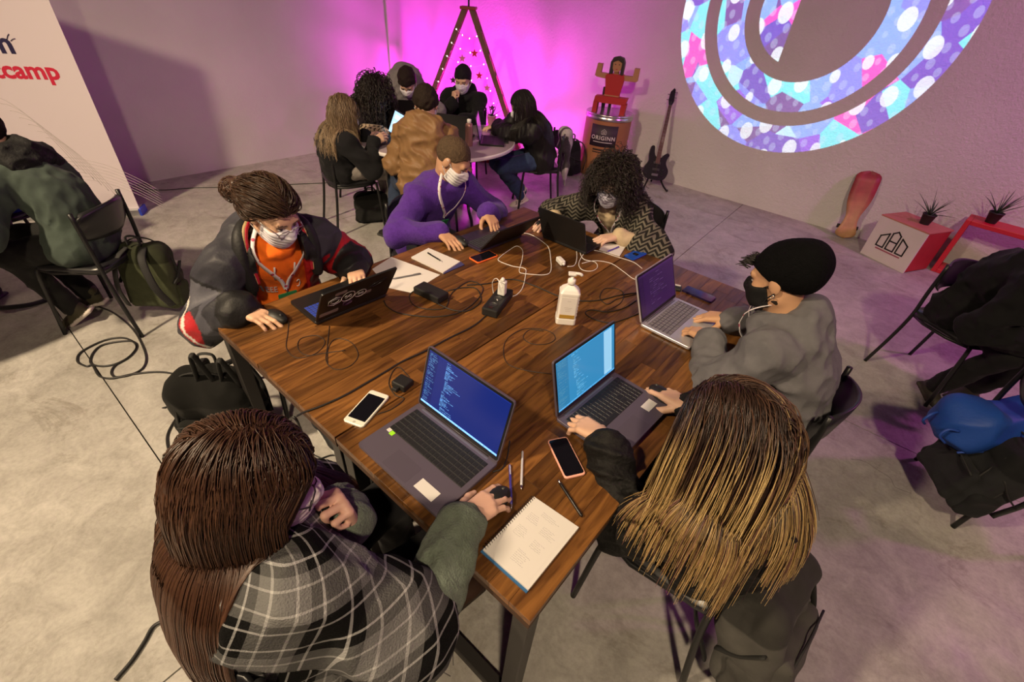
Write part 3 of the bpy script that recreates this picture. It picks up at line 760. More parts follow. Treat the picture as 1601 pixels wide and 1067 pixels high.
        if loops:
            for sx in (-1, 1):
                for z0, z1 in ((-.020, .014), (-.080, -.034)):
                    pts = catmull([s.loc((sx*.060, .04, z0)), s.loc((sx*.075, .018, (z0+z1)/2)), s.loc((sx*.086, -.012, z1))], 5)
                    s.mesh('ear_loop', MB().tube(pts, .0022 if s.hi else .0028, 5), m_white, o)
        return o
    def cap_inter(s, hairline=.048, back=-.075, side=-.02, sideburn=.035):
        A, H, sc = s.A, s.H, s.sc
        def inter(G):
            q = (G-H) @ A/sc
            # forehead edge rises at the front, hair drops to the nape at the back
            e = np.interp(q[:, 1], [-.12, -.06, -.02, .02, .06, .10], [back, back, side, side+.03, hairline, hairline+.02])
            return (e-q[:, 2]+noisef(G, 190, 7, 6)*.004).astype(np.float32)*sc
        return inter
    def short_hair(s, col, th=.012, rough=.004, freq=160, name='hair', **kw):
        P = [s.headp[0], s.headp[1]]
        seed = int(abs(s.H[0]*1000)) % 97
        return s.add(name, P, m_caphair, col, .0042 if s.hi else .006, th, .02, lambda G: (noisef(G, freq, seed, 8)*rough+noisef(G, freq*.35, seed+1, 5)*rough).astype(np.float32), s.cap_inter(**kw))
    def strands(s, n, length, col, coll, part=0., step=.022, rad=.0022, stiff=.62, grav=.5, bias=(0, 0, 0), curl=0., curl_l=.04, front=.05, low=-.06, seed=1, name='hair', hide_face=True, roots=None, spread=.010, taper=.35, back_pull=.35, clear=.006, jit=.12, parent=None, lift=.3, attract=None, face_w=.06, root=.002):
        """strands combed from the scalp, falling under gravity and lying on head and clothes"""
        rs = np.random.RandomState(seed); A, H, sc = s.A, s.H, s.sc
        Q = []
        while len(Q) < n:
            q = rs.normal(size=3); q /= np.linalg.norm(q)
            p = np.array([q[0]*.077, -.018+q[1]*.098, .028+q[2]*.091])
            e = np.interp(p[1], [-.12, -.03, .0, .03, .07, .1], [low, low, low+.03, front-.02, front, front+.03])
            if p[2] > e: Q.append((p, q))
        p0 = np.array([q[0] for q in Q]); nn = np.array([q[1] for q in Q])
        p = H+(p0*sc) @ A.T; nw = nn @ A.T
        sgn = np.sign(p0[:, 0]-part+rs.normal(size=n)*.006)
        d = nw*lift+np.outer(sgn, A[:, 0])*.45-A[:, 1]*back_pull+UP*.0-A[:, 2]*.15; d += rs.normal(size=(n, 3))*jit; d /= np.linalg.norm(d, axis=1)[:, None]
        Ls = length*(1+spread*10*(rs.rand(n)-.6)); ns = int(length*1.25/step)+1
        pts = [p+nw*root]; pos = pts[0].copy(); b = np.array(bias)
        lay = clear*(.4+1.6*rs.rand(n))
        for i in range(ns):
            # tangential on the head, then falling
            d = d*stiff+np.array([0, 0, -1.])*grav*(1-stiff)*1.6+b*(1-stiff)+rs.normal(size=(n, 3))*jit*.25
            d /= np.linalg.norm(d, axis=1)[:, None]
            pos = pos+d*step
            if attract is not None:
                to = attract-pos; td = np.linalg.norm(to, axis=1)[:, None]; d = d*.72+to/(td+1e-6)*.28; d /= np.linalg.norm(d, axis=1)[:, None]
                pos = np.where(td < .05, pos-d*step*.8, pos)
            sd = sdf_at(coll, pos, 0., .02); need = np.maximum(lay-sd, 0); w_ = np.nonzero(need > 0)[0]
            if len(w_):
                e = .004; pw = pos[w_]; g_ = np.stack([sdf_at(coll, pw+np.eye(3)[q]*e, 0., .02)-sd[w_] for q in range(3)], 1)/e
                g_ /= np.linalg.norm(g_, axis=1)[:, None]+1e-6
                pos[w_] = pw+g_*need[w_][:, None]; dw = d[w_]; dn = (dw*g_).sum(1); d[w_] = np.where((dn < 0)[:, None], dw-g_*dn[:, None], dw)
                if hide_face:
                    q = (pos-H) @ A/sc; inf = (q[:, 1] > .03) & (np.abs(q[:, 0]) < face_w) & (q[:, 2] < .05) & (q[:, 2] > -.14)
                    pos = pos+np.where(inf, np.sign(q[:, 0])*.012, 0)[:, None]*A[:, 0]-np.where(inf, .012, 0)[:, None]*A[:, 1]
            pts.append(pos.copy())
        PT = np.stack(pts, 1)                                  # n, m, 3
        m_ = PT.shape[1]; tt = np.arange(m_)/(m_-1); tl = np.arange(m_)*step
        if curl:
            ph = rs.rand(n)[:, None]*6.28; ang = tl[None]*2*math.pi/curl_l+ph; amp = curl*np.minimum(tl/.04, 1)[None]
            o1 = nrm(np.cross(UP, A[:, 0])); 
            PT = PT+amp[..., None]*(np.cos(ang)[..., None]*A[:, 0]+np.sin(ang)[..., None]*(A[:, 1]))
        # cut every strand at its own length: compress its points
        frac = np.clip(Ls/(step*(m_-1)), .2, 1)
        out = np.empty_like(PT)
        ii = np.arange(m_)
        for c in range(n):
            x = ii*frac[c]
            for a in range(3): out[c, :, a] = np.interp(x, ii, PT[c, :, a])
        PT = out
        T = np.gradient(PT, axis=1); T /= np.linalg.norm(T, axis=2)[..., None]+1e-9
        ref = np.where(np.abs(T[..., 2:3]) > .9, np.array([1., 0, 0]), UP); N1 = np.cross(T, ref); N1 /= np.linalg.norm(N1, axis=2)[..., None]+1e-9; N2 = np.cross(T, N1)
        rr = rad*(1-(1-taper)*tt**2)[None, :, None]*(.7+.6*rs.rand(n))[:, None, None]
        V = []
        for k in range(3): a = 2*math.pi*k/3+.5; V.append(PT+rr*(math.cos(a)*N1+math.sin(a)*N2))
        V = np.stack(V, 2)                                     # n,m,3,3
        idx = np.arange(n*m_*3).reshape(n, m_, 3)
        F = []
        for k in range(3):
            k2 = (k+1) % 3; F.append(np.stack([idx[:, :-1, k], idx[:, :-1, k2], idx[:, 1:, k2], idx[:, 1:, k]], -1).reshape(-1, 4))
        F = np.concatenate(F)
        cc = col(rs, n, tt, sgn, p0)                           # n,m,3
        C = np.repeat(cc[:, :, None, :], 3, 2).reshape(-1, 3)
        return link(name, mkmesh(name, V.reshape(-1, 3)-s.org, F, True, C), m_hair, parent or s.o)
    def glasses(s, col_m):
        g = MB()
        for sx in (-1, 1):
            pts = [s.loc((sx*.033+.024*math.cos(a)*1.05, .108-.004*abs(math.cos(a)), .000+.018*math.sin(a))) for a in np.linspace(0, 2*math.pi, 17)]
            g.tube(pts, .0018, 5, cap=False)
            g.tube([s.loc((sx*.058, .104, .006)), s.loc((sx*.076, .05, .008)), s.loc((sx*.083, -.01, .006))], .0018, 5)
        g.tube([s.loc((-.009, .108, .004)), s.loc((0, .111, .007)), s.loc((.009, .108, .004))], .0018, 5)
        return s.mesh('glasses', g, col_m)
    def on_top(s, p, extra=.004):
        p = np.asarray(p, float).copy()
        for _ in range(6):
            d = float(sdf_at(s.topP, p[None], s.topoff, .05)[0]); e = .004
            gr = nrm([float(sdf_at(s.topP, (p+np.eye(3)[q]*e)[None], s.topoff, .05)[0])-d for q in range(3)]); p += gr*(extra-d)
        return p
    def lanyard(s, badge_drop=.30, badge_m=None, w=.0085, fwd=.16, badge=True, lat=.0, size=(.075, .05)):
        c = s.N; z = s.sdir; x = s.ss; f = nrm(s.sf-z*(s.sf @ z))
        tip = s.on_top(c-z*(badge_drop-.03)+f*fwd+x*lat, .010)
        for sx in (-1, 1):
            P_ = [c+z*.055+x*sx*.058-f*.015, c+z*.02+x*sx*.07+f*.05, c-z*.08+x*(sx*.05+lat*.4)+f*.12, c-z*(badge_drop*.62)+x*(sx*.022+lat*.8)+f*(fwd*.95)]
            P_ = [s.on_top(q, .009) for q in P_]+[tip+x*sx*.003]
            pts = [s.on_top(q, .009) for q in catmull(P_, 6)]
            mb = MB(); V = []; F = []
            for i, q in enumerate(pts):
                t = nrm(pts[min(i+1, len(pts)-1)]-pts[max(i-1, 0)]); d0 = s.on_top(q, .005); e = nrm(q-s.on_top(q, -.02)); b = nrm(np.cross(t, e))
                V += [q+b*w-e*.0012, q-b*w-e*.0012, q-b*w+e*.001, q+b*w+e*.001]
                if i:
                    for k in range(4): F.append(((i-1)*4+k, (i-1)*4+(k+1) % 4, i*4+(k+1) % 4, i*4+k))
            mb.add(V, F, True); ly = s.mesh('lanyard', mb, m_lany)
        if badge:
            e = nrm(tip-s.on_top(tip, -.02)); dn = nrm(-UP-e*(-UP @ e))
            ctr = s.on_top(tip+dn*(.018+size[1]/2), .016)
            MBx = MB().box((0, 0, 0), (size[0], size[1], .004), bev=.001).xf(frame(ctr, np.cross(-dn, e), -dn)); s.mesh('badge', MBx, badge_m or m_green)
            s.mesh('badge_clip', MB().tube([tip, tip+dn*.012+e*.003, tip+dn*.02+e*.005], .0035, 6), m_steel)
m_white = mat('white_plastic', (.75, .74, .72), .4); m_green = mat('green_card', (.03, .25, .09), .5); m_steel = mat('bright_steel', (.6, .6, .62), .25, 1.)
def lany_mat():
    m = mat('lanyard_ribbon', (.75, .70, .72), .6, 0, 0, 1, 0); nt = m.node_tree; b = nt.nodes['Principled BSDF']
    tc = nt.nodes.new('ShaderNodeTexCoord'); v = nt.nodes.new('ShaderNodeTexVoronoi'); v.inputs['Scale'].default_value = 34; v.inputs['Randomness'].default_value = .6
    nt.links.new(tc.outputs['Object'], v.inputs['Vector'])
    r = nt.nodes.new('ShaderNodeValToRGB'); r.color_ramp.interpolation = 'CONSTANT'; r.color_ramp.elements[0].color = (.45, .05, .12, 1); r.color_ramp.elements[1].position = .26; r.color_ramp.elements[1].color = (.75, .70, .72, 1)
    nt.links.new(v.outputs['Distance'], r.inputs[0]); nt.links.new(r.outputs[0], b.inputs['Base Color']); return m
m_lany = lany_mat()
def math_nodes(nt):
    L = nt.links.new
    def m(op, a, b=None, c=None):
        n = nt.nodes.new('ShaderNodeMath'); n.operation = op
        for i, v in enumerate((a, b, c)):
            if v is None: continue
            if isinstance(v, (int, float)): n.inputs[i].default_value = v
            else: L(v, n.inputs[i])
        return n.outputs[0]
    return m
def plaid_material():
    m = mat('plaid_wool', (.3, .3, .3), .92, 0, .5, 260, 0, spec=.15); nt = m.node_tree; L = nt.links.new; b = nt.nodes['Principled BSDF']
    uv = nt.nodes.new('ShaderNodeUVMap'); sp = nt.nodes.new('ShaderNodeSeparateXYZ'); L(uv.outputs[0], sp.inputs[0]); mm = math_nodes(nt)
    def band(src, per):
        f = mm('FRACT', mm('DIVIDE', src, per)); r = nt.nodes.new('ShaderNodeValToRGB'); r.color_ramp.interpolation = 'CONSTANT'; e = r.color_ramp.elements
        stops = [(0, .004), (.10, .42), (.128, .004), (.36, .42), (.388, .004), (.50, .15), (.62, .42), (.648, .15), (.86, .42), (.888, .15)]
        e[0].position = 0; e[0].color = (stops[0][1],)*3+(1,); e[1].position = stops[1][0]; e[1].color = (stops[1][1],)*3+(1,)
        for p_, v_ in stops[2:]: q = e.new(p_); q.color = (v_,)*3+(1,)
        L(f, r.inputs[0]); return r.outputs[0]
    x = nt.nodes.new('ShaderNodeMix'); x.data_type = 'RGBA'; x.inputs[0].default_value = .5; L(band(sp.outputs[0], .20), x.inputs[6]); L(band(sp.outputs[1], .20), x.inputs[7])
    L(x.outputs[2], b.inputs['Base Color']); return m
def chevron_material():
    m = mat('chevron_knit', (.1, .1, .1), .9, 0, .5, 220, 0, spec=.15); nt = m.node_tree; L = nt.links.new; b = nt.nodes['Principled BSDF']
    uv = nt.nodes.new('ShaderNodeUVMap'); sp = nt.nodes.new('ShaderNodeSeparateXYZ'); L(uv.outputs[0], sp.inputs[0]); mm = math_nodes(nt)
    t = mm('PINGPONG', sp.outputs[0], .028); k = mm('FRACT', mm('DIVIDE', mm('ADD', sp.outputs[1], t), .03)); g_ = mm('GREATER_THAN', k, .55)
    x = nt.nodes.new('ShaderNodeMix'); x.data_type = 'RGBA'; L(g_, x.inputs[0]); x.inputs[6].default_value = (.02, .019, .017, 1); x.inputs[7].default_value = (.16, .145, .115, 1)
    L(x.outputs[2], b.inputs['Base Color']); return m
m_plaid = plaid_material(); m_chev = chevron_material()
def legs_fwd(hip, yaw, spread=.11, kz=.53, fwd=.42, foot=.02, out=0.):
    hip = np.array(hip); f = np.array([math.cos(R(yaw)), math.sin(R(yaw)), 0]); sd = np.array([f[1], -f[0], 0]); K = {}; Ft = {}
    for k, sg in (('R', 1), ('L', -1)):
        q = hip+f*fwd+sd*sg*(spread+.02); q[2] = kz; K[k] = q
        a = hip+f*(fwd+foot)+sd*sg*(spread+out); a[2] = .086; Ft[k] = (a, f+sd*sg*.15)
    return dict(knees=K, feet=Ft)
dn = np.array([0, 0, -1.])
def vary(c0, c1, tips=None, tip0=.45, streak=None, amt=.3):
    def col(rs, n, tt, sgn, p0):
        a = rs.rand(n)[:, None, None]; c = np.array(c0)*(1-a)+np.array(c1)*a; c = np.repeat(c, len(tt), 1)
        if tips is not None:
            w = np.clip((tt[None, :, None]-tip0-.15*(rs.rand(n)[:, None, None]-.5))/.3, 0, 1)*(rs.rand(n)[:, None, None] < .85)
            tc = np.array(tips[0])*(1-a)+np.array(tips[1])*a; c = c*(1-w)+tc*w
        if streak is not None:
            m_ = (rs.rand(n) < amt)[:, None, None]*np.clip((tt[None, :, None]-.12)/.2, 0, 1); c = c*(1-m_)+np.array(streak)*m_
        return c
    return col
# ---------------------------------------------------------------- person in the red and grey jacket
def orange_man():
    hip = (-2.13, .80, .56); c = chair(-2.10, .80, 0, 'black chair under the person in the orange hoodie', 'black chairs at the work tables')
    p = Person('person in orange hoodie and open red and grey jacket, white mask, typing at stickered laptop', hip, -8, (-1.915, .79, 1.10), 34, 12, 0,
               dict(R=((-1.795, .515, .795), (.88, .42, -.12), (0, 0, -1), 'mouse'), L=((-1.80, 1.06, .80), (.85, -.45, -.12), (0, 0, -1), 'type')),
               poles=dict(R=(-.75, -.45, -.7), L=(-.6, .6, -.6)), skin=(.62, .38, .25), sh_w=.19, **legs_fwd(hip, 0))
    OR = (.90, .17, .015)
    p.top('hoodie', OR, off=.012, amp=.0035, hood=False, collar=.026, cuff=.35, belly=.03, hem=1, seed=2)
    hood_top = (p.topP, p.topoff)
    p.trousers((.02, .02, .025))
    # open jacket: thick shell over back, sides and arms
    J = p.torso(.04)+p.arms(0, .94, 'RL', (.064, .060, .048))+p.hood(1.05)+[(Cone(p.hj['R'], p.hj['L'], .10, .10), .05)]
    z = p.sdir; f = nrm(p.sf-z*(p.sf @ z)); x = p.ss; N = p.N
    def inter(G):
        q = G-N; xx = q @ x; zz = q @ z; ff = q @ f
        half = .100+np.clip(-zz-.05, 0, .5)*.10
        return np.where(ff > .0, half-np.abs(xx-.01), -1.).astype(np.float32)
    def col(v):
        q = v-N; xx = q @ x; zz = q @ z; ff = q @ f
        c = np.tile(np.array((.040, .040, .052)), (len(v), 1))
        front = (ff > .02) & (zz < .0)
        c[front & (np.abs(xx) < .21)] = (.40, .012, .018)
        c[front & (np.abs(xx) < .165) & (np.abs(xx) > .135) & (xx > 0) & (zz < -.08)] = (.05, .05, .05)
        c[(zz > -.045) & (np.abs(xx) > .11)] = (.035, .035, .045)
        c[(np.abs(xx) < .15) & (zz > -.03) & (ff > -.02)] = (.010, .010, .011)
        for k in 'RL':
            S, E, W = p.S[k], p.E[k], p.W[k]; sg = 1 if k == 'R' else -1
            t1 = ((v-S) @ (E-S))/((E-S) @ (E-S)); d1 = np.linalg.norm(v-S-np.clip(t1, 0, 1)[:, None]*(E-S), axis=1)
            t2 = ((v-E) @ (W-E))/((W-E) @ (W-E)); d2 = np.linalg.norm(v-E-np.clip(t2, 0, 1)[:, None]*(W-E), axis=1)
            arm1 = (d1 < .15) & (t1 > .12) & (d1 < d2) & ((v-N) @ x*sg > .12); arm2 = (d2 < .14) & (t2 > .0) & (d2 <= d1)
            inner = ((v-S) @ f) > -.0
            if k == 'L':
                up1 = ((v-S-np.clip(t1, 0, 1)[:, None]*(E-S)) @ (f*.7+UP*.7+x*.35)) > -.015; up2 = ((v-E-np.clip(t2, 0, 1)[:, None]*(W-E)) @ (f*.2+UP*.9+x*.3)) > .0
                c[arm1] = (.035, .035, .045); c[arm1 & up1 & (t1 > .18)] = (.42, .012, .018); c[arm2] = (.014, .014, .018)
                c[arm2 & (t2 < .66) & up2] = (.42, .012, .018); c[arm1 & (t1 > .74) & up1] = (.07, .07, .08)
                c[arm1 & (np.abs(t1-.72) < .022)] = (.6, .55, .5)
            else:
                c[arm1] = (.030, .030, .040); c[arm1 & (t1 > .40) & (t1 < .85) & inner] = (.085, .085, .105); c[arm1 & (np.abs(t1-.40) < .025)] = (.012, .012, .014); c[arm2] = (.026, .026, .034); c[arm2 & (np.abs(t2-.5) < .12) & ((v-E) @ UP > .02)] = (.07, .07, .09)
                c[arm2 & (((v-E) @ x) > .045) & (t2 < .5)] = (.36, .012, .018); c[(np.abs(t2-.06) < .03) & (d2 < .14) & (((v-E) @ x) > .02)] = (.6, .55, .5)
            c[arm2 & (t2 > .9)] = (.008, .008, .009)
        return c
    p.add('jacket', J, m_shell, col, .0070, .036, .03, p.folds(.0065, 26, 8), inter)
    # stand-up collar: two black wings with a cream edge and red lining
    for sg in (-1, 1):
        pts = catmull([N+x*sg*.065+z*.10-f*.055, N+x*sg*.110+z*.085+f*.005, N+x*sg*.128+z*.02+f*.065, N+x*sg*.122-z*.10+f*.125], 6)
        for nm, cc, dz, ww in (('collar', (.012, .012, .013), 0, .030), ('collar_stripe', (.42, .30, .14), .008, .0085), ('collar_lining', (.40, .012, .03), -.006, .012)):
            pr_ = [(Cone(pts[i]+z*0+x*sg*(dz*1.2), pts[i+1]+x*sg*(dz*1.2), .012, .012), .01) for i in range(len(pts)-1)]
            if nm == 'collar': pr_ = [(Cone(pts[i]+x*sg*.022-z*.012, pts[i+1]+x*sg*.022-z*.012, .024, .024), .015) for i in range(len(pts)-1)]
            else: pr_ = [(Cone(pts[i]+x*sg*(.004 if nm == 'collar_stripe' else -.004)+z*.014, pts[i+1]+x*sg*(.004 if nm == 'collar_stripe' else -.004)+z*.014, .0085, .0085), .004) for i in range(len(pts)-1)]
            p.add(nm, pr_, m_shell, cc, .0055)
    p.topP, p.topoff = hood_top
    p.lanyard(.215, fwd=.17, size=(.085, .04))
    for sg in (-1, 1):   # draw strings
        a = p.on_top(N+x*sg*.045-z*.03+f*.12, .006); b = p.on_top(N+x*sg*.05-z*.12+f*.15, .006)
        p.mesh('draw_string', MB().tube([a, p.on_top((a+b)/2, .006), b], .004, 6), m_white)
    # chest lettering
    v, fcs = text_mesh('IEEE', .042, .001, .0003, 'CENTER', 1.1)
    V = []
    for a in v:
        q = N-z*.185+f*.15+x*(.088-0.0)+x*a[0]*-1*-1*1.0+z*(a[1]-.015)
        V.append(q)
    # mirrored so it reads left to right for someone facing the wearer
    V = [p.on_top(N-z*.20+f*.16+x*.085-x*(a[0])+z*a[1], .0015) for a in v]
    p.mesh('lettering', MB().add(V, fcs), m_white)
    tor = [p.on_top(N-z*.19+f*.16-x*.085+x*.014*math.cos(t)+z*.018*math.sin(t), .002) for t in np.linspace(.6, 5.6, 12)]
    p.mesh('chest_emblem', MB().tube(tor, .0022, 5), m_white)
    HC = (.035, .018, .010)
    p.short_hair(HC, .012, .0008, 150, hairline=.062, back=-.06, side=-.005)
    coll = p.headp
    p.strands(900, .22, vary((.022, .011, .006), (.06, .03, .016)), coll, part=0, rad=.0016, back_pull=1.0, low=-.04, front=.062, grav=.0, stiff=.7, seed=4, hide_face=False, jit=.06, lift=.0, attract=p.loc((0, -.14, -.02)), step=.016, clear=.016, root=.012)
    bun = p.loc((.0, -.150, -.025))
    p.add('hair_bun', [Ell(bun, (.052, .055, .052)), Ell(p.loc((.015, -.185, -.06)), (.042, .045, .05))], m_hair, (.05, .024, .014), .006, 0, .03, lambda G: (noisef(G, 130, 3)*.006).astype(np.float32))
    class _B: pass
    cv = []
    rs = np.random.RandomState(5); mb = MB()
    for i in range(150):
        d = nrm(rs.normal(size=3)); c0 = (bun if i % 2 else p.loc((.015, -.185, -.06)))+d*.048; t = nrm(np.cross(d, rs.normal(size=3)))
        mb.tube([c0+t*.02*math.cos(a)+np.cross(d, t)*.02*math.sin(a)+d*.006*a/6 for a in np.linspace(0, 5.5, 9)], .0016, 3)
    p.mesh('bun_curls', mb, mat('brown_curls', (.07, .032, .018), .45))
    # beard shadow under the mask edge and mask
    p.mask((.70, .68, .74)); p.glasses(mat('silver_wire', (.35, .33, .32), .3, .9))
    p.shoes((.02, .02, .022))
    return p
orange_man()
# ---------------------------------------------------------------- person in the purple sweater
def purple_man():
    hip = (-2.25, 1.86, .56); chair(-2.18, 1.86, 0, 'black chair under the person in the purple sweater', 'black chairs at the work tables')
    p = Person('person in purple sweater with white mask and lanyard typing at dark laptop', hip, -4, (-2.02, 1.93, 1.10), 38, 24, 4,
               dict(R=((-1.825, 1.64, .795), (.95, -.1, -.15), (0, 0, -1), 'mouse'), L=((-1.80, 2.00, .83), (.88, -.28, -.38), (.1, -.2, -1), 'type')),
               poles=dict(R=(-.3, -1, -.5), L=(-.4, 1, -.5)), skin=(.50, .28, .17), **legs_fwd(hip, 0))
    p.top('sweater', (.085, .028, .26), m_knit, off=.020, amp=.0055, freq=30, collar=.014, cuff=.95, hem=1, seed=4, arm_r=(.062, .052, .040))
    p.trousers((.015, .016, .022))
    p.lanyard(.20, fwd=.16, size=(.07, .062))
    p.short_hair((.085, .055, .032), .0045, .0006, 300, hairline=.060, back=-.055, side=-.012)
    p.mask((.78, .77, .78)); p.shoes((.02, .02, .022))
    mb = MB(); w = p.W['L']; d = nrm(p.W['L']-p.E['L'])
    p.add('watch_strap', [Cone(w-d*.01, w-d*.002, .034, .034)], m_cloth, (.012, .012, .014), .006)
purple_man()
# ---------------------------------------------------------------- person with curly hair and chevron cardigan
def curly_woman():
    hip = (-1.27, 2.86, .56); chair(-1.27, 2.88, -90, 'black chair under the person in the chevron cardigan', 'black chairs at the work tables')
    p = Person('person with dark curly hair in zigzag knit cardigan and cream blouse behind black laptop', hip, -90, (-1.275, 2.54, 1.045), 26, -78, 0,
               dict(R=((-1.53, 2.33, .795), (-.15, -1, -.15), (0, 0, -1), 'mouse'), L=((-1.10, 2.40, .80), (-.55, -.80, -.15), (0, 0, -1), 'type')),
               poles=dict(R=(-.9, .3, -.5), L=(.9, .2, -.4)), skin=(.62, .40, .30), width=.92, **legs_fwd(hip, -90))
    p.top('blouse', (.55, .43, .28), off=.010, amp=.004, collar=.012, cuff=.95, hem=1, seed=6)
    tp = (p.topP, p.topoff)
    z = p.sdir; f = nrm(p.sf-z*(p.sf @ z)); x = p.ss; N = p.N
    J = p.torso(.0)+p.arms(0, .52, 'RL', (.066, .066, .055))+[(Cone(p.hj['R'], p.hj['L'], .10, .10), .05)]+p.ring(N+.02*z, .078, .022, a0=-120, a1=120)
    def inter(G):
        q = G-N; xx = q @ x; zz = q @ z; ff = q @ f
        return np.where(ff > .0, .062+np.clip(-zz, 0, .5)*.12-np.abs(xx), -1.).astype(np.float32)
    def uv(v):
        q = v-N; ang = np.arctan2(q @ x, -(q @ f)); return np.stack([(q @ x)*1.1, ((q @ z)-(q @ f))*.8], 1)
    p.add('cardigan', J, m_chev, (.1, .1, .1), None, .026, .03, p.folds(.006, 26, 12), inter, uv=uv)
    p.topP, p.topoff = tp
    p.lanyard(.26, fwd=.15, badge=False)
    p.trousers((.015, .015, .018))
    p.short_hair((.012, .008, .007), .028, .008, 90, hairline=.06, back=-.12, side=-.06)
    coll = p.headp+p.torso()
    p.strands(1300, .20, vary((.008, .006, .005), (.03, .02, .016)), coll, part=.0, rad=.0019, curl=.012, curl_l=.045, grav=.62, stiff=.72, back_pull=-.05, low=-.06, front=.05, seed=8, clear=.034, jit=.35, lift=1.0, face_w=.085, step=.012, spread=.05)
    p.mask((.62, .60, .74)); p.shoes((.02, .02, .022))
curly_woman()
# ---------------------------------------------------------------- person in the black beanie
def beanie_man():
    hip = (.075, 1.83, .56); chair(.03, 1.82, 180, 'black chair under the person in the beanie', 'black chairs at the work tables')
    p = Person('person in black beanie, black mask and grey zip hoodie typing at silver laptop', hip, 180, (-.155, 1.82, 1.135), 24, 172, 0,
               dict(R=((-.285, 1.975, .815), (-.93, -.22, -.25), (0, 0, -1), 'type'), L=((-.285, 1.745, .815), (-.9, .42, -.2), (0, 0, -1), 'type')),
               poles=dict(R=(.3, .9, -.6), L=(.25, -.9, -.75)), skin=(.55, .31, .18), **legs_fwd(hip, 180))
    GR = (.135, .132, .145)
    p.top('hoodie', GR, off=.020, amp=.0055, freq=30, hood=True, cuff=.94, hem=1, seed=9, arm_r=(.066, .056, .043))
    p.trousers((.02, .02, .024))
    p.lanyard(.26, fwd=.15, badge_m=m_green)
    z = p.sdir; f = nrm(p.sf-z*(p.sf @ z)); N = p.N
    pts = [p.on_top(N-z*t+f*.13, .002) for t in np.linspace(.02, .40, 14)]
    p.mesh('zip', MB().tube(pts, .004, 5), mat('zip_metal', (.12, .12, .12), .4, .6))
    p.add('tee_collar', p.ring(N+.045*z, .058, .010, full=True), m_cloth, (.6, .58, .56), .006)
    A, H = p.A, p.H
    # beanie: ribbed cap, slouched backwards
    P = [(Ell(p.loc((0, -.022, .040)), np.array((.088, .112, .096)), A), .03), (Ell(p.loc((0, -.085, .045)), np.array((.078, .07, .085)), A), .05)]
    def inter(G):
        q = (G-H) @ A; e = np.interp(q[:, 1], [-.15, -.06, 0, .06, .12], [-.055, -.045, .0, .052, .070]); return (e-q[:, 2]).astype(np.float32)
    def disp(G):
        q = (G-H) @ A; a = np.arctan2(q[:, 0], q[:, 1]+.02); return (.0007*np.sin(a*44)+noisef(G, 40, 3)*.003).astype(np.float32)
    p.add('beanie', P, m_black_knit, (.0035, .0035, .004), .005, .004, .03, disp, inter)
    mb = MB(); rs = np.random.RandomState(4)
    for i in range(70):
        b = p.loc((rs.uniform(-.06, .06), .085+rs.uniform(-.008, .01), .058+rs.uniform(-.006, .014)))
        mb.tube([b, b+A @ np.array((rs.uniform(-.01, .01), .018, .010)), b+A @ np.array((rs.uniform(-.02, .02), .034, rs.uniform(-.005, .02)))], [.003, .0024, .001], 4)
    p.mesh('fringe', mb, mat('black_hair', (.012, .010, .009), .45))
    # beard along the jaw
    p.add('beard', [p.headp[2], p.headp[3], p.headp[4]], m_hair, (.025, .017, .012), .005, .004, .02, lambda G: (noisef(G, 220, 2)*.002).astype(np.float32))
    o = p.mask((.012, .012, .013), pleat=False, loops=False)
    for sx in (-1, 1):
        for z0, z1 in ((-.02, .0), (-.075, -.03)):
            p.mesh('ear_loop', MB().tube(catmull([p.loc((sx*.06, .04, z0)), p.loc((sx*.074, .02, (z0+z1)/2)), p.loc((sx*.084, -.01, z1))], 4), .0028, 5), mat('black_elastic', (.01, .01, .011), .7), o)
    p.mesh('ear_ring', MB().tube([p.loc((.086, -.004+.006*math.cos(a), -.042+.006*math.sin(a))) for a in np.linspace(0, 6.28, 9)], .0015, 5), m_steel)
    p.mesh('ear_ring', MB().tube([p.loc((-.086, -.004+.006*math.cos(a), -.042+.006*math.sin(a))) for a in np.linspace(0, 6.28, 9)], .0015, 5), m_steel)
    p.shoes((.02, .02, .022))
beanie_man()
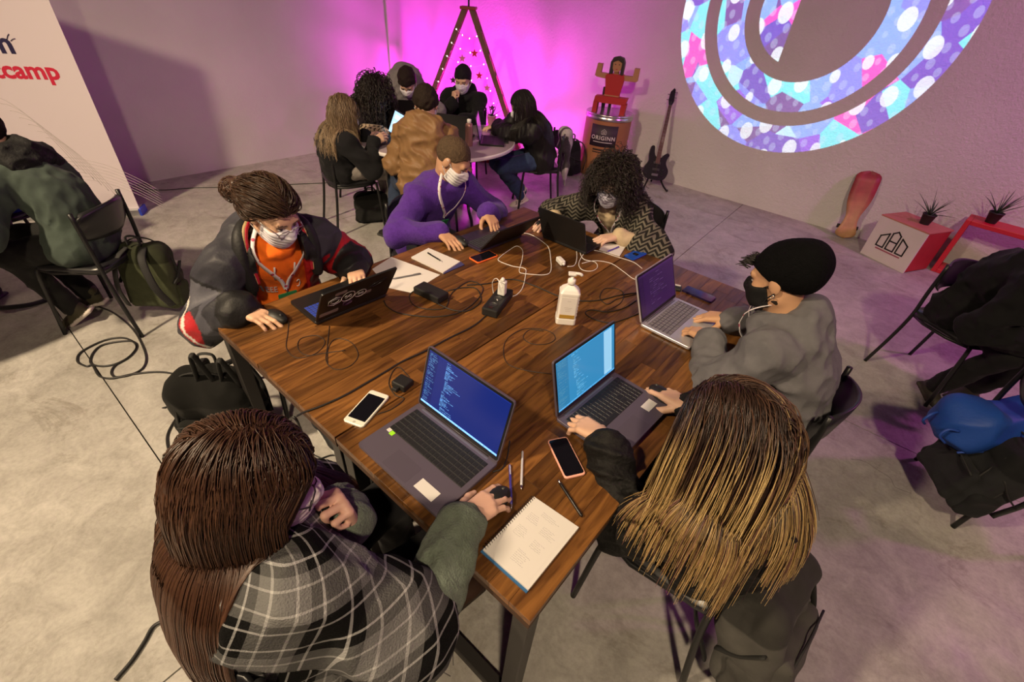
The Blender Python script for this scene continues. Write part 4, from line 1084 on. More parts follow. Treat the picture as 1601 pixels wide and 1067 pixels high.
# ---------------------------------------------------------------- person with long two-tone hair
def blonde_woman():
    hip = (.05, 1.10, .56); chair(-.02, 1.10, 180, 'black chair with the grey backpack slung on its back', 'black chairs at the work tables')
    p = Person('person with long dark hair fading to blonde, in black plush jacket', hip, 180, (-.035, 1.00, 1.055), 38, 176, 0,
               dict(R=((-.195, 1.30, .80), (-.90, .35, -.15), (0, 0, -1), 'mouse'), L=((-.335, .975, .805), (-1, .12, -.2), (0, 0, -1), 'type')),
               poles=dict(R=(1, .6, -.3), L=(.9, -.5, -.55)), skin=(.62, .38, .26), width=.98, sh_w=.185, bulge=.07, **legs_fwd(hip, 180))
    p.top('plush_jacket', (.0055, .005, .005), m_fur, off=.032, amp=.006, freq=55, collar=.03, cuff=.83, hem=1, seed=14, arm_r=(.060, .052, .042))
    p.trousers((.012, .012, .014))
    w, d = p.W['R'], nrm(p.W['R']-p.E['R'])
    p.add('cuff', [Cone(w-d*.022, w-d*.008, .033, .033)], m_cloth, (.16, .10, .03), .005)
    p.short_hair((.022, .012, .009), .019, .001, 120, hairline=.045, back=-.11, side=-.06)
    coll = p.headp+[(q[0], .03) for q in p.torso()]+[(q[0], .03) for q in p.arms(0, .2)]
    for q in coll[14:]: pass
    infl = [Ell(e[0].c, e[0].r+.040, e[0].R) if isinstance(e[0], Ell) else Cone(e[0].a, e[0].b, e[0].ra+.040, e[0].rb+.040) for e in p.torso()+p.arms(0, .3)]
    coll = [q[0] for q in p.headp[:5]]+[Ell(p.headp[0][0].c, p.headp[0][0].r+.017, p.A), Cone(p.loc((0, -.035, .0)), p.N-.06*p.sdir-.05*p.f, .080, .10)]+infl
    p.strands(3600, .35, vary((.020, .010, .008), (.055, .028, .020), ((.36, .22, .075), (.62, .44, .20)), .54, (.22, .10, .08), .12), coll, part=0., rad=.0013, grav=.62, stiff=.60, back_pull=.75, low=-.07, front=.04, seed=21, clear=.006, jit=.07, bias=(.04, -.36, 0), spread=.05, lift=.0, root=.018, hide_face=True)
    p.strands(260, .35, vary((.05, .025, .018), (.10, .05, .03), ((.42, .27, .10), (.66, .48, .22)), .22), coll, part=0., rad=.0015, grav=.6, stiff=.65, back_pull=.7, low=.0, front=.04, seed=33, clear=.008, root=.018, jit=.08, bias=(.04, -.36, 0), spread=.05, lift=.4, name='blonde_streaks')
    p.mask((.70, .68, .74)); p.shoes((.06, .025, .012))
blonde_woman()
# ---------------------------------------------------------------- person in the plaid shawl
def plaid_woman():
    hip = (-.69, .09, .56); chair(-.70, .13, 90, 'black chair under the person in the plaid shawl', 'black chairs at the work tables')
    p = Person('person with straight brown hair wrapped in black and white plaid shawl, green knit sleeve', hip, 92, (-.690, .120, 1.115), 22, 56, 0,
               dict(R=((-.462, .470, .80), (.10, 1, -.12), (0, 0, -1), 'mouse'), L=((-.640, .262, .850), (.0, -.10, 1), (-.1, -1, -.1), 'fist')),
               poles=dict(R=(.7, -.2, -.7), L=(-.5, .6, -1)), skin=(.60, .36, .28), width=.92, bulge=.03, **legs_fwd(hip, 90, fwd=.38))
    p.top('sweater', (.125, .155, .125), m_knit, off=.018, amp=.003, freq=60, collar=.024, cuff=.93, hem=1, seed=31, arm_r=(.062, .060, .047))
    p.trousers((.010, .010, .012))
    S = p.torso()+[(Cone(p.S['R'], p.E['R']*.85+p.S['R']*.15, .072, .070), .05), (Cone(p.S['L'], p.E['L']*.9+p.S['L']*.1, .072, .066), .05), (Cone(p.E['R']*.8+p.S['R']*.2, p.E['R']+np.array([-.01, -.06, -.12]), .07, .05), .05), (Cone(p.S['R']*.5+p.S['L']*.5-UP*.10, p.hip-UP*.03, .11, .15), .06)]+p.ring(p.N+.0*p.sdir, .078, .022, full=True)
    N = p.N
    def uv(v):
        q = v-N; ang = np.arctan2(q[:, 0], -q[:, 1]); rad = np.hypot(q[:, 0], q[:, 1])
        uu = ang*.24; vv = rad*.75-q[:, 2]; c_, s_ = math.cos(.45), math.sin(.45)
        return np.stack([uu*c_+vv*s_, -uu*s_+vv*c_], 1)
    p.add('shawl', S, m_plaid, (.3, .3, .3), .0075, .040, .04, p.folds(.0085, 22, 41), uv=uv)
    # fringe along the shawl's edge by the elbow and in the lap
    mb = MB(); rs = np.random.RandomState(3)
    e = p.E['R']
    for i in range(60):
        b = e+np.array((rs.uniform(-.08, .06), rs.uniform(-.04, .08), -.09+rs.uniform(-.03, .05))); mb.tube([b, b+(rs.uniform(-.01, .02), rs.uniform(-.01, .02), -.03), b+(rs.uniform(-.02, .03), rs.uniform(-.01, .03), -.065)], .0016, 3)
    p.mesh('shawl_fringe', mb, mat('wool_fringe', (.2, .19, .19), .9))
    p.short_hair((.045, .019, .011), .019, .0006, 60, hairline=.045, back=-.11, side=-.08)
    infl = [Ell(q[0].c, q[0].r+.050, q[0].R) if isinstance(q[0], Ell) else Cone(q[0].a, q[0].b, q[0].ra+.050, q[0].rb+.050) for q in S]
    coll = [q[0] for q in p.headp[:5]]+[Ell(p.headp[0][0].c, p.headp[0][0].r+.017, p.A), Cone(p.loc((0, -.03, .0)), p.N-.05*p.sdir-.03*p.f, .082, .105)]+infl
    p.strands(3800, .50, vary((.030, .012, .007), (.075, .034, .018), ((.055, .020, .010), (.11, .045, .022)), .5), coll, part=.0, rad=.0014, grav=.85, stiff=.58, back_pull=.30, low=-.07, front=.045, seed=23, clear=.006, jit=.04, bias=(-.06, -.10, 0), spread=.03, lift=.0, root=.018, face_w=.09)
    p.mask((.74, .68, .70)); p.glasses(mat('dark_frame', (.03, .025, .03), .35)); p.shoes((.04, .02, .012), (.03, .02, .015))
plaid_woman()
# ------------------------------------------------------------------ things on the work tables
TZ = TOP+.0005
m_key = mat('key_black', (.012, .012, .014), .5); m_scr = mat('lit_screen', (.1, .1, .1), .25, attr=True, emis=1.1); m_glass = mat('dark_glass', (.006, .006, .009), .08, 0, spec=.6)
def grid_mesh(name, img, w, h, z=0.):
    """flat print of coloured cells, img[row, col] top row first, in the x-y plane"""
    H_, W_ = img.shape[:2]; ys, xs = np.mgrid[0:H_, 0:W_]
    x0 = -w/2+xs*w/W_; y0 = h/2-(ys+1)*h/H_; dx, dy = w/W_, h/H_
    V = np.stack([np.stack([x0, y0, 0*x0+z], -1), np.stack([x0+dx, y0, 0*x0+z], -1), np.stack([x0+dx, y0+dy, 0*x0+z], -1), np.stack([x0, y0+dy, 0*x0+z], -1)], 2).reshape(-1, 3)
    C = np.repeat(img.reshape(-1, 3), 4, 0); F = np.arange(len(V)).reshape(-1, 4)
    return mkmesh(name, V, F, False, C)
def code_img(bg, fg, seed, W_=128, H_=72, panel=None, bar=None, side=.13, left=.24):
    rs = np.random.RandomState(seed); im = np.tile(np.array(bg, float), (H_, W_, 1)); ns = int(side*W_)
    im[:, :ns] *= .8; im[:2] *= 1.5
    for r in range(4, H_-6, 2):
        if rs.rand() < .8:
            n = rs.randint(2, max(ns-3, 4)); im[r, 3:3+n] = np.where(rs.rand(n)[:, None] < .7, np.array(fg)*.55, im[r, 3:3+n])
    ind = 0
    for r in range(4, H_-6, 2):
        if rs.rand() < .18: ind = max(0, ind+rs.choice([-3, 3])); continue
        x = int(left*W_)+ind; 
        for wd in range(rs.randint(1, 7)):
            n = rs.randint(2, 8); c = np.array(fg)*rs.choice([.6, .85, 1., 1.2])
            if x+n < W_*.86: im[r, x:x+n] = c; 
            x += n+1
    if panel: a, b, col = panel; im[3:-5, int(a*W_):int(b*W_)] = col; im[5:-12:3, int(a*W_)+2:int(b*W_)-3] *= .8
    if bar is not None:
        im[-4:] = bar
        for x in range(8, W_-8, 5): im[-3:-1, x:x+2] = np.array(bar)*rs.uniform(.5, 1.6)
    return np.clip(im, 0, 3)
_keys = {}
def laptop(x, y, yaw, w, d, lidh, ang, body, label, screen=None, keys='full', stickers=(), lidmat=None, group=None, numpad=True, keymat=None, hinge=0., name='laptop'):
    """yaw: direction in which the user looks (degrees, 0=+X); ang: lid leaning back from upright"""
    t = empty(name, (x, y, TZ), R(yaw-90), label, 'laptop', group)
    b = MB(); pr_ = rrect(w, d, .012, 4); n = len(pr_); V = []
    for z, k in ((.003, .985), (.006, 1.), (.0155, 1.), (.017, .993)): V += [(px*k, py*k, z) for px, py in pr_]
    F = [(l*n+i, l*n+(i+1) % n, (l+1)*n+(i+1) % n, (l+1)*n+i) for l in range(3) for i in range(n)]+[tuple(range(n))[::-1], tuple(3*n+i for i in range(n))]
    b.add(V, F)
    for sx in (-1, 1):
        for sy in (-1, 1): b.box((sx*(w/2-.03), sy*(d/2-.025), .0017), (.02, .008, .0035))
    b.build('base', body, t)
    if keys:
        kw, kd = w*.90, d*.46; ky = d*.5-.028-kd/2
        kb = MB().box((0, ky, .0168), (kw, kd, .0012)).build('keyboard', mat('key_well', (.02, .02, .024), .6), t)
        cols, rows = (18 if numpad else 14), 6; px, py = kw/cols, kd/rows
        def keym(kwid, kh):
            k = (round(kwid, 4), round(kh, 4), (keymat or m_key).name)
            if k not in _keys:
                me = MB(); a, c = kwid/2, kh/2; e = .0012
                me.add([(-a, -c, 0), (a, -c, 0), (a, c, 0), (-a, c, 0), (-a+e, -c+e, .0014), (a-e, -c+e, .0014), (a-e, c-e, .0014), (-a+e, c-e, .0014)], [(4, 5, 6, 7), (0, 1, 5, 4), (1, 2, 6, 5), (2, 3, 7, 6), (3, 0, 4, 7)])
                _keys[k] = mkmesh('key', me.v, me.f, False); _keys[k].materials.append(keymat or m_key)
            return _keys[k]
        if keys == 'full':
            for r in range(rows):
                cx_ = 0
                while cx_ < cols:
                    span = 5 if (r == 0 and cx_ == 4) else (2 if (r in (1, 2) and cx_ in (0, 12)) else 1)
                    if numpad and cx_ == 14 and span == 1 and r == 0 and False: span = 1
                    o = link('key', keym(px*span-.0022, py-.0024), None, kb)
                    o.location = (-kw/2+px*(cx_+span/2), ky-kd/2+py*(r+.5), .0174); cx_ += span
        else:
            mb = MB()
            for r in range(rows):
                for c in range(cols): mb.box((-kw/2+px*(c+.5), ky-kd/2+py*(r+.5), .0178), (px-.003, py-.003, .0012))
            tag(mb.build('key', keymat or m_key, kb), kind='stuff')
        tp = MB().prism(rrect(w*.29, d*.27, .004, 3), .0170, .01725); tp.xf(Matrix.Translation((-w*.05, -d*.5+d*.165, 0))).build('touchpad', mat(body.name+'_pad', tuple(c*.8 for c in body.node_tree.nodes['Principled BSDF'].inputs['Base Color'].default_value[:3]), .35, .2), t)
        MB().box((0, d/2-.016, .0172), (w*.82, .006, .0006)).build('speaker_strip', mat('strip_metal', (.25, .24, .27), .35, .6), t)
    for (sx, sy, sw, sh, m_) in stickers:
        MB().box((sx, sy, .0173), (sw, sh, .0005)).build('sticker', m_, t)
    hz = .0185; A_ = R(ang); c_, s_ = math.cos(A_), math.sin(A_)
    LM = Matrix(((1, 0, 0, 0), (0, s_, -c_, d/2-.006), (0, c_, s_, hz), (0, 0, 0, 1)))   # lid x, up the lid, toward... normal to the back
    # lid frame: local x right, local y up the lid, local z = towards the user
    LM = Matrix(((1, 0, 0, 0), (0, s_, -c_, d/2-.004), (0, c_, s_, hz), (0, 0, 0, 1)))
    l = MB(); pr_ = rrect(w, lidh, .010, 4); l.prism(pr_, -.004, .003); l.xf(LM @ Matrix.Translation((0, lidh/2, 0))); lid = l.build('lid', lidmat or body, t)
    MB().tube([(-w*.4, d/2-.004, hz-.002), (w*.4, d/2-.004, hz-.002)], .005, 8).build('hinge', mat('hinge_dark', (.03, .03, .033), .4, .4), t)
    if screen is not None:
        fm = MB().prism(rrect(w-.006, lidh-.006, .008, 3), .003, .0036); fm.xf(LM @ Matrix.Translation((0, lidh/2, 0))).build('bezel', mat('bezel_black', (.008, .008, .009), .35), lid)
        me = grid_mesh('screen', screen, w-.020, lidh-.030, .0042); me.transform(LM @ Matrix.Translation((0, lidh/2+.004, 0)))
        link('screen', me, m_scr, lid)
    return t, lid, LM
purp = mat('anodised_violet_grey', (.12, .10, .14), .42, .35); blk = mat('laptop_black', (.012, .012, .013), .42, .1); silv = mat('silver_shell', (.52, .51, .55), .35, .55)
card = mat('white_card', (.62, .60, .58), .5); lime = mat('lime_sticker', (.32, .75, .03), .45)
imA = code_img((.004, .011, .105), (.07, .22, .55), 5, 200, 112, bar=(.16, .42, 1.3))
tA, lidA, LMA = laptop(-.717, .572, 90, .364, .25, .225, 15, purp, 'open violet-grey laptop with dark blue code screen in front of the plaid shawl', imA, 'full',
       [(.098, -.088, .075, .036, card), (-.155, -.022, .015, .015, card), (-.138, -.026, .016, .016, lime)])
imB = code_img((.022, .18, .38), (.10, .36, .58), 9, 200, 112, panel=(.80, .95, (.22, .48, .70)), bar=(.06, .30, .62), side=.18)
tB, lidB, LMB = laptop(-.383, 1.14, 177, .36, .25, .222, 14, purp, 'open violet-grey laptop with bright blue code screen in front of the blonde-tipped hair', imB, 'full', [(.118, -.066, .060, .034, card)])
imC = code_img((.035, .012, .07), (.06, .03, .10), 3, 64, 40)  # dark screen, with the purple reflection on it put into its colour
tC, lidC, LMC = laptop(-.455, 1.872, 178, .345, .24, .222, 22, silv, 'open silver laptop with purple reflection coloured into its dark screen, under the typing hands of the beanie wearer', imC*.6, 'full', [], numpad=False, keymat=mat('key_grey', (.14, .13, .15), .5))
backlit = mat('backlit_key', (.02, .04, .25), .5, emis=.35)
tO, lidO, LMO = laptop(-1.652, .875, -2, .345, .22, .212, 31, blk, 'open black laptop with pale stickers on its lid', code_img((.02, .03, .05), (.2, .3, .4), 2, 40, 24), 'full', keymat=backlit, numpad=True)
tP, lidP, LMP = laptop(-1.650, 1.865, -3, .345, .21, .205, 40, mat('laptop_plum', (.035, .025, .05), .4, .2), 'open dark laptop with thin lid in front of the purple sweater', code_img((.02, .02, .05), (.1, .1, .2), 2, 40, 24), 'full', lidmat=blk, keymat=mat('pale_key', (.03, .03, .04), .5))
tW, lidW, LMW = laptop(-1.297, 2.225, -90, .315, .21, .205, 22, blk, 'open plain black laptop turned towards the chevron cardigan', code_img((.05, .06, .09), (.3, .3, .4), 2, 40, 24), 'stuff')
# stickers on the lid of the black laptop
def lid_stick(lx, ly, w, h, kind, m_):
    B_ = LMO @ Matrix.Translation((lx, ly, -.0046)) @ Matrix.Rotation(math.pi, 4, 'Y')
    if kind == 'ring':
        mb = MB().tube([B_ @ Vector((w*math.cos(a), h*math.sin(a), 0)) for a in np.linspace(0, 2*math.pi, 20)], .0022, 4, flat=.3)
        mb.tube([B_ @ Vector((w*.5*math.cos(a), h*.3*math.sin(a*2), 0)) for a in np.linspace(0, 2*math.pi, 14)], .0018, 4, flat=.3)
    elif kind == 'hex':
        mb = MB().tube([B_ @ Vector((w*math.cos(a), h*math.sin(a), 0)) for a in np.linspace(.5, 2*math.pi+.5, 7)], .0022, 4, flat=.3)
        mb.tube([B_ @ Vector((w*.6*math.cos(a), h*.6*math.sin(a), 0)) for a in np.linspace(.5, 2*math.pi+.5, 7)], .0018, 4, flat=.3)
    else: mb = MB().prism(rrect(w*2, h*2, .004, 3), 0, .0004, B_)
    mb.build('sticker', m_, lidO)
pale = mat('pale_vinyl', (.55, .52, .50), .5)
lid_stick(.105, .125, .033, .028, 'hex', pale); lid_stick(.045, .125, .030, .034, 'ring', pale); lid_stick(-.015, .112, .026, .024, 'ring', pale); lid_stick(.12, .045, .042, .013, 'card', mat('grey_vinyl', (.25, .22, .21), .5))
lid_stick(-.052, .10, .016, .011, 'card', mat('grey_vinyl')); lid_stick(.085, .175, .026, .010, 'card', mat('grey_vinyl')); lid_stick(.04, .072, .022, .018, 'hex', mat('plum_vinyl', (.12, .05, .12), .5))
lg = [(-.125, .15), (-.10, .165), (-.075, .16), (-.105, .148), (-.14, .135)]
MB().tube(catmull([LMO @ Vector((a*1., b, -.0045)) for a, b in [(-.05, .13), (-.075, .15), (-.105, .158), (-.13, .162), (-.105, .138), (-.075, .128), (-.055, .135)]], 4), .0018, 4).build('lid_emblem', mat('dark_gloss', (.05, .05, .06), .2, .8), lidO)
# ---- phones
def phone(corners, label, casem, screenm, camera=False, name='phone', glow=None):
    q = [Pz(*c, TOP+.008) for c in corners]; c = sum(q)/4; ex = nrm((q[1]-q[0])+(q[2]-q[3])); w = .5*(np.linalg.norm(q[1]-q[0])+np.linalg.norm(q[2]-q[3])); h = .5*(np.linalg.norm(q[3]-q[0])+np.linalg.norm(q[2]-q[1]))
    yaw = math.atan2(ex[1], ex[0])
    t = empty(name, (c[0], c[1], TZ), yaw, label, 'phone')
    mb = MB(); pr_ = rrect(w, h, min(w, h)*.14, 4); n = len(pr_); V = []
    for z, k in ((0, .96), (.0018, 1.), (.0068, 1.), (.0085, .96)): V += [(x*k, y*k, z) for x, y in pr_]
    mb.add(V, [(l*n+i, l*n+(i+1) % n, (l+1)*n+(i+1) % n, (l+1)*n+i) for l in range(3) for i in range(n)]+[tuple(range(n))[::-1], tuple(3*n+i for i in range(n))], False)
    mb.build('case', casem, t)
    return t, w, h
def phone_screen(t, w, h, kx, ky, m_, r=.1): 
    MB().prism(rrect(w*kx, h*ky, min(w, h)*r, 4), .0084, .0090).build('screen', m_, t)
t, w, h = phone([(536, 656), (580.6, 609), (609, 619), (566, 670)], 'white phone with a round home button lying beside the laptop', mat('white_case', (.72, .70, .62), .35), None)
phone_screen(t, w, h, .74, .86, m_glass, .03)
MB().lathe([(.0048, .0083), (.0048, .0089), (.0036, .0089)], 14, (-w*.445, 0, 0)).build('home_button', mat('ring_grey', (.45, .43, .38), .4), t)
t, w, h = phone([(855, 688), (884, 750), (916, 740), (886, 683)], 'black phone in a pale pink case beside the blonde-haired sitter', mat('pink_case', (.85, .42, .33), .45), None); phone_screen(t, w, h, .93, .90, m_glass)
t, w, h = phone([(733, 403), (748, 412), (778.6, 399), (764, 391)], 'black phone in a bright orange case beside the writing pad', mat('orange_case', (.90, .16, .03), .45), None); phone_screen(t, w, h, .90, .93, m_glass)
t, w, h = phone([(976, 400), (992, 407), (1011, 396), (996, 389)], 'phone with a glowing blue back beside the small notepad', mat('blue_glass_back', (.02, .12, .70), .12, .5), None)
MB().prism(rrect(.03, .03, .006, 3), .0084, .0098).build('camera_bump', m_glass, t)
t, w, h = phone([(1066, 454), (1112, 473.6), (1120, 464.7), (1075, 446.6)], 'dark purple phone lying beside the silver laptop', mat('plum_glass', (.02, .008, .05), .1, .3), None); phone_screen(t, w, h, .96, .94, m_glass)
# ---- paper goods
def pad_obj(corners, th, label, cat, m_, name, part='page', z0=0.):
    q = [Pz(*c, TOP+th+z0) for c in corners]; c = sum(q)/4; t = empty(name, (c[0], c[1], TZ+z0), 0, label, cat)
    MB().prism([(p[0]-c[0], p[1]-c[1]) for p in q], 0, th).build(part, m_, t); return t, c, q
m_paper = mat('paper', (.68, .65, .63), .7)
t, c, q = pad_obj([(755, 860), (826, 923), (905, 825), (835, 777)], .008, 'open spiral notebook with faint handwriting at the table corner', 'notebook', m_paper, 'spiral_notebook')
MB().prism([(p[0]-c[0], p[1]-c[1]) for p in (q[0]+(-.003, -.006, 0), q[1]+(0, -.007, 0), q[1]+(0, .01, 0), q[0]+(-.003, .01, 0))], -.0003, .003).build('cover', mat('blue_cover', (.03, .12, .28), .5), t)
for k in range(26):
    y = q[0][1]+.006+k*(q[3][1]-q[0][1]-.012)/25; x = q[0][0]-c[0]
    MB().tube([(x+.006*math.cos(a), y-c[1], .006+.007*math.sin(a)) for a in np.linspace(-.3, 3.4, 8)], .0009, 4).build('wire_ring', mat('wire_dark', (.05, .05, .06), .35, .7), t)
im = np.tile(np.array((.68, .65, .63)), (180, 126, 1)); rs = np.random.RandomState(6)
for (r0, c0, n, wd) in ((16, 40, 3, 60), (36, 14, 5, 40), (46, 66, 5, 46), (80, 12, 6, 40), (88, 70, 5, 34), (128, 54, 7, 40)):
    for k in range(n):
        x = c0
        while x < c0+wd*rs.uniform(.6, 1): ln = rs.randint(2, 6); im[r0+k*5+rs.randint(0, 2), x:x+ln] = (.36, .35, .38); x += ln+rs.randint(1, 3)
me = grid_mesh('handwriting', im, abs(q[1][0]-q[0][0])-.022, abs(q[3][1]-q[0][1])-.012, .0083)
link('handwriting', me, mat('ink_paper', (.8, .77, .74), .7, attr=True), t)
t, c, q = pad_obj([(643, 402), (693, 426), (719.5, 409), (670, 388)], .009, 'white writing pad with a black pen on it beside the orange phone', 'notepad', m_paper, 'writing_pad')
t2, c2, q2 = pad_obj([(694, 428), (726, 414), (720, 409), (690, 424)], .004, 'thin dark blue booklet peeking out under the writing pad', 'booklet', mat('navy_cover', (.05, .05, .16), .5), 'booklet', 'cover')
t, c, q = pad_obj([(582, 421), (612, 402), (688, 430), (643, 458), (606, 450)], .0012, 'loose white paper sheet with a grey pen on it beside the writing pad', 'paper', m_paper, 'paper_sheet', 'sheet')
t, c, q = pad_obj([(937, 390), (946, 380), (979, 384), (969, 400)], .006, 'small white notepad with a violet pen beside the blue phone', 'notepad', m_paper, 'small_notepad')
def pen(a, b, z, r, m_, label, cap=None, tipm=None):
    A, B = Pz(*a, z), Pz(*b, z); d = nrm(B-A); L_ = np.linalg.norm(B-A); c = (A+B)/2
    t = empty('pen', (c[0], c[1], z-r), math.atan2(d[1], d[0]), label, 'pen')
    MB().tube([(-L_/2, 0, r), (-L_/2+.004, 0, r), (L_*.33, 0, r), (L_*.40, 0, r)], [r*.7, r, r, r*.9], 8).build('barrel', m_, t)
    MB().tube([(L_*.40, 0, r), (L_*.46, 0, r), (L_/2, 0, r)], [r*.9, r*.6, r*.15], 8).build('tip', tipm or m_steel, t)
    MB().box((-L_*.36, 0, 2*r+.0005), (L_*.22, .003, .0015)).build('clip', cap or m_, t)
pen((797, 727), (800, 797), TZ+.004, .004, mat('clear_blue', (.05, .04, .28), .2), 'blue ballpoint pen beside the hand of the plaid shawl wearer', mat('clear_cap', (.5, .5, .6), .15))
pen((817, 706), (815, 766), TZ+.004, .004, mat('frost_pen', (.55, .55, .60), .25), 'frosted white pen lying beside the blue ballpoint')
pen((910, 808), (872, 750), TZ+.005, .005, mat('black_pen', (.012, .010, .010), .35), 'long black pen lying beside the spiral notebook')
pen((668.5, 395.5), (691, 409), TOP+.0145, .004, mat('black_pen'), 'black click pen lying on the writing pad')
pen((658, 428), (612, 436.5), TOP+.0065, .004, mat('grey_pen', (.16, .16, .17), .35), 'grey pen lying on the loose paper sheet')
pen((968, 386), (948, 394), TOP+.0115, .0038, mat('violet_pen', (.10, .06, .45), .35), 'violet pen lying on the small notepad')
# ---- sanitiser bottle
b = Pz(879, 505, TOP); t = empty('pump_bottle', (b[0]-.0, b[1]+.02, TZ), R(38), 'white pump bottle of hand sanitiser with gold band in the table centre', 'bottle')
m_bot = mat('bottle_white', (.80, .77, .74), .38); prof = [(.0, .94), (.004, 1), (.03, 1), (.032, .965), (.145, .965), (.147, 1), (.158, 1), (.172, .78), (.185, .42), (.190, .30), (.196, .30)]
mb = MB(); V = []; pr_ = rrect(.088, .068, .012, 4); n = len(pr_)
for z, k in prof: V += [(x*k, y*k, z) for x, y in pr_]
mb.add(V, [(l*n+i, l*n+(i+1) % n, (l+1)*n+(i+1) % n, (l+1)*n+i) for l in range(len(prof)-1) for i in range(n)]+[tuple(range(n))[::-1], tuple((len(prof)-1)*n+i for i in range(n))])
mb.build('bottle_body', m_bot, t)
MB().lathe([(.016, .194), (.017, .198), (.017, .214), (.012, .216), (.0075, .218), (.0075, .236)], 18).build('pump_collar', m_bot, t)
mb = MB().box((-.002, 0, .240), (.034, .026, .012), bev=.004); mb.tube(catmull([(.012, 0, .243), (.03, 0, .242), (.042, 0, .234)], 3), [.007]*6+[.004], 8); mb.build('pump_head', m_bot, t)
for k in range(6): MB().box((.042, 0, .050+k*.016), (.004, .052, .009), bev=.0015).build('grip_rib', m_bot, t)
MB().box((-.0, -.0336, .09), (.066, .0012, .105)).build('label', mat('label_white', (.76, .72, .70), .5), t)
MB().box((0, -.0344, .046), (.066, .0012, .018)).build('gold_band', mat('gold_band', (.55, .33, .06), .4, .3), t)
for zz, ww in ((.125, .016), (.092, .034), (.084, .028), (.076, .022)): MB().box((0, -.0344, zz), (ww, .0008, .0022)).build('label_line', mat('grey_ink'), t)
# ---- power strip, adapters and plugs
m_blk = mat('black_rubber', (.012, .012, .012), .5)
def brick(px, size, yaw, m_, label, z=TOP, name='power_adapter', cat='adapter'):
    p = Pz(*px, z); t = empty(name, (p[0], p[1], TZ), R(yaw), label, cat)
    MB().box((0, 0, size[2]/2), size, bev=.006).build('housing', m_, t); return t
t = brick((778, 478), (.075, .21, .04), 20, m_blk, 'black power strip with a white plug, on the table beside the pump bottle', name='power_strip', cat='power strip')
for k in range(3): MB().lathe([(.019, .0400), (.019, .0415), (.017, .0415), (.017, .0408)], 16, (0, -.06+k*.06, 0)).build('socket', mat('socket_grey', (.03, .03, .03), .5), t)
MB().box((.0, -.087, .041), (.02, .012, .004), bev=.001).build('switch', mat('red_switch', (.03, .01, .01), .3), t)
p0 = Pz(785, 455, TOP+.06); t = empty('white_plug', (p0[0], p0[1], TOP+.0425), R(20), 'white charger plug standing in the black power strip', 'plug')
MB().box((0, 0, .035), (.036, .034, .07), bev=.006).build('housing', m_white, t); MB().lathe([(.011, .07), (.010, .078), (.006, .086)], 12).build('cable_boot', m_white, t)
t = brick((674, 463), (.155, .075, .036), 6, m_blk, 'black laptop power brick lying in a coil of its cable')
t = brick((630, 604), (.060, .055, .028), 10, m_blk, 'small square black charger beside the white phone')
MB().box((0, -.036, .014), (.022, .02, .014), bev=.003).build('plug_neck', m_blk, t)
t = brick((876, 412), (.065, .03, .028), -28, m_white, 'white cable adapter on the table behind the pump bottle')
MB().lathe([(.008, 0), (.007, .012)], 10).xf(Matrix.Translation((.0325, 0, .014)) @ Matrix.Rotation(R(90), 4, 'Y')).build('cable_boot', m_white, t)
t = brick((1053, 452), (.075, .045, .018), 20, m_blk, 'black card wallet behind the silver laptop', name='wallet', cat='wallet')
MB().box((0, .012, .0195), (.06, .012, .003), bev=.001).build('card_edge', card, t)
def mouse(px, yaw, label, z=TOP):
    p = Pz(*px, z+.012); t = empty('computer_mouse', (p[0], p[1], TZ), R(yaw-90), label, 'mouse')
    v, f = sdf_mesh([Ell((0, 0, .012), (.031, .054, .026)), Ell((0, -.012, .014), (.029, .04, .027))], .0035, .02, inter=lambda G: (.0-G[:, 2]).astype(np.float32))
    link('shell', mkmesh('shell', v, f), m_blk, t); MB().lathe([(.0055, -.003), (.0055, .003)], 12).xf(Matrix.Translation((0, .03, .034)) @ Matrix.Rotation(R(90), 4, 'Y')).build('scroll_wheel', mat('wheel_grey', (.06, .06, .06), .4), t)
mouse((432, 497), 15, 'black mouse under the hand of the orange hoodie wearer'); mouse((1032, 618), 155, 'black mouse under the hand of the blonde-haired sitter'); mouse((774, 782), 85, 'black mouse under the hand with the green knit sleeve')
mouse((720, 379), 0, 'black mouse under the hand of the purple sweater wearer'); mouse((846, 352), -95, 'black mouse under the hand of the chevron cardigan wearer')
# ---- cables (each one thing)
def cable(pts, r, m_, label, name='cable', z=TOP, lift=None, group=None, n=7):
    P_ = []
    for i, p in enumerate(pts):
        zz = (p[2] if len(p) > 2 else z)+r
        P_.append(Pz(p[0], p[1], zz))
    c = catmull(P_, n); mb = MB().tube(c, r, 6); o = mb.build(name, m_, None, np.array([P_[0][0], P_[0][1], min(q[2] for q in c)-r]))
    return tag(o, label, 'cable', group)
m_cab = mat('black_cable', (.015, .014, .014), .5); m_cabw = mat('white_cable', (.75, .72, .70), .45); m_brn = mat('dark_lead', (.03, .02, .016), .5)
Z2 = TOP+.004
cable([(452, 497), (450, 520), (448, 545), (465, 560), (495, 552), (508, 535), (495, 525), (470, 530), (466, 545), (480, 556), (510, 552), (540, 548)], .0016, m_brn, 'thin dark mouse lead looping in front of the stickered laptop')
cable([(515, 510), (512, 540), (510, 565), (525, 578), (548, 572), (560, 555), (548, 535), (525, 530), (513, 545), (512, 570)], .0016, m_brn, 'thin dark lead in a loose loop below the stickered laptop')
cable([(600, 470), (606, 480), (625, 490), (660, 495), (690, 495), (720, 488), (745, 470), (755, 450), (735, 440), (710, 455), (700, 470)], .0026, m_cab, 'black lead running from the stickered laptop round the power brick')
cable([(700, 455), (725, 450), (745, 452), (752, 470), (735, 485), (712, 486), (690, 478), (678, 470)], .0028, m_cab, 'black coil of cable beside the power brick')
cable([(655, 450), (640, 462), (648, 478), (672, 484), (695, 482), (702, 470)], .0022, m_cab, 'thin black cable looped round the power brick')
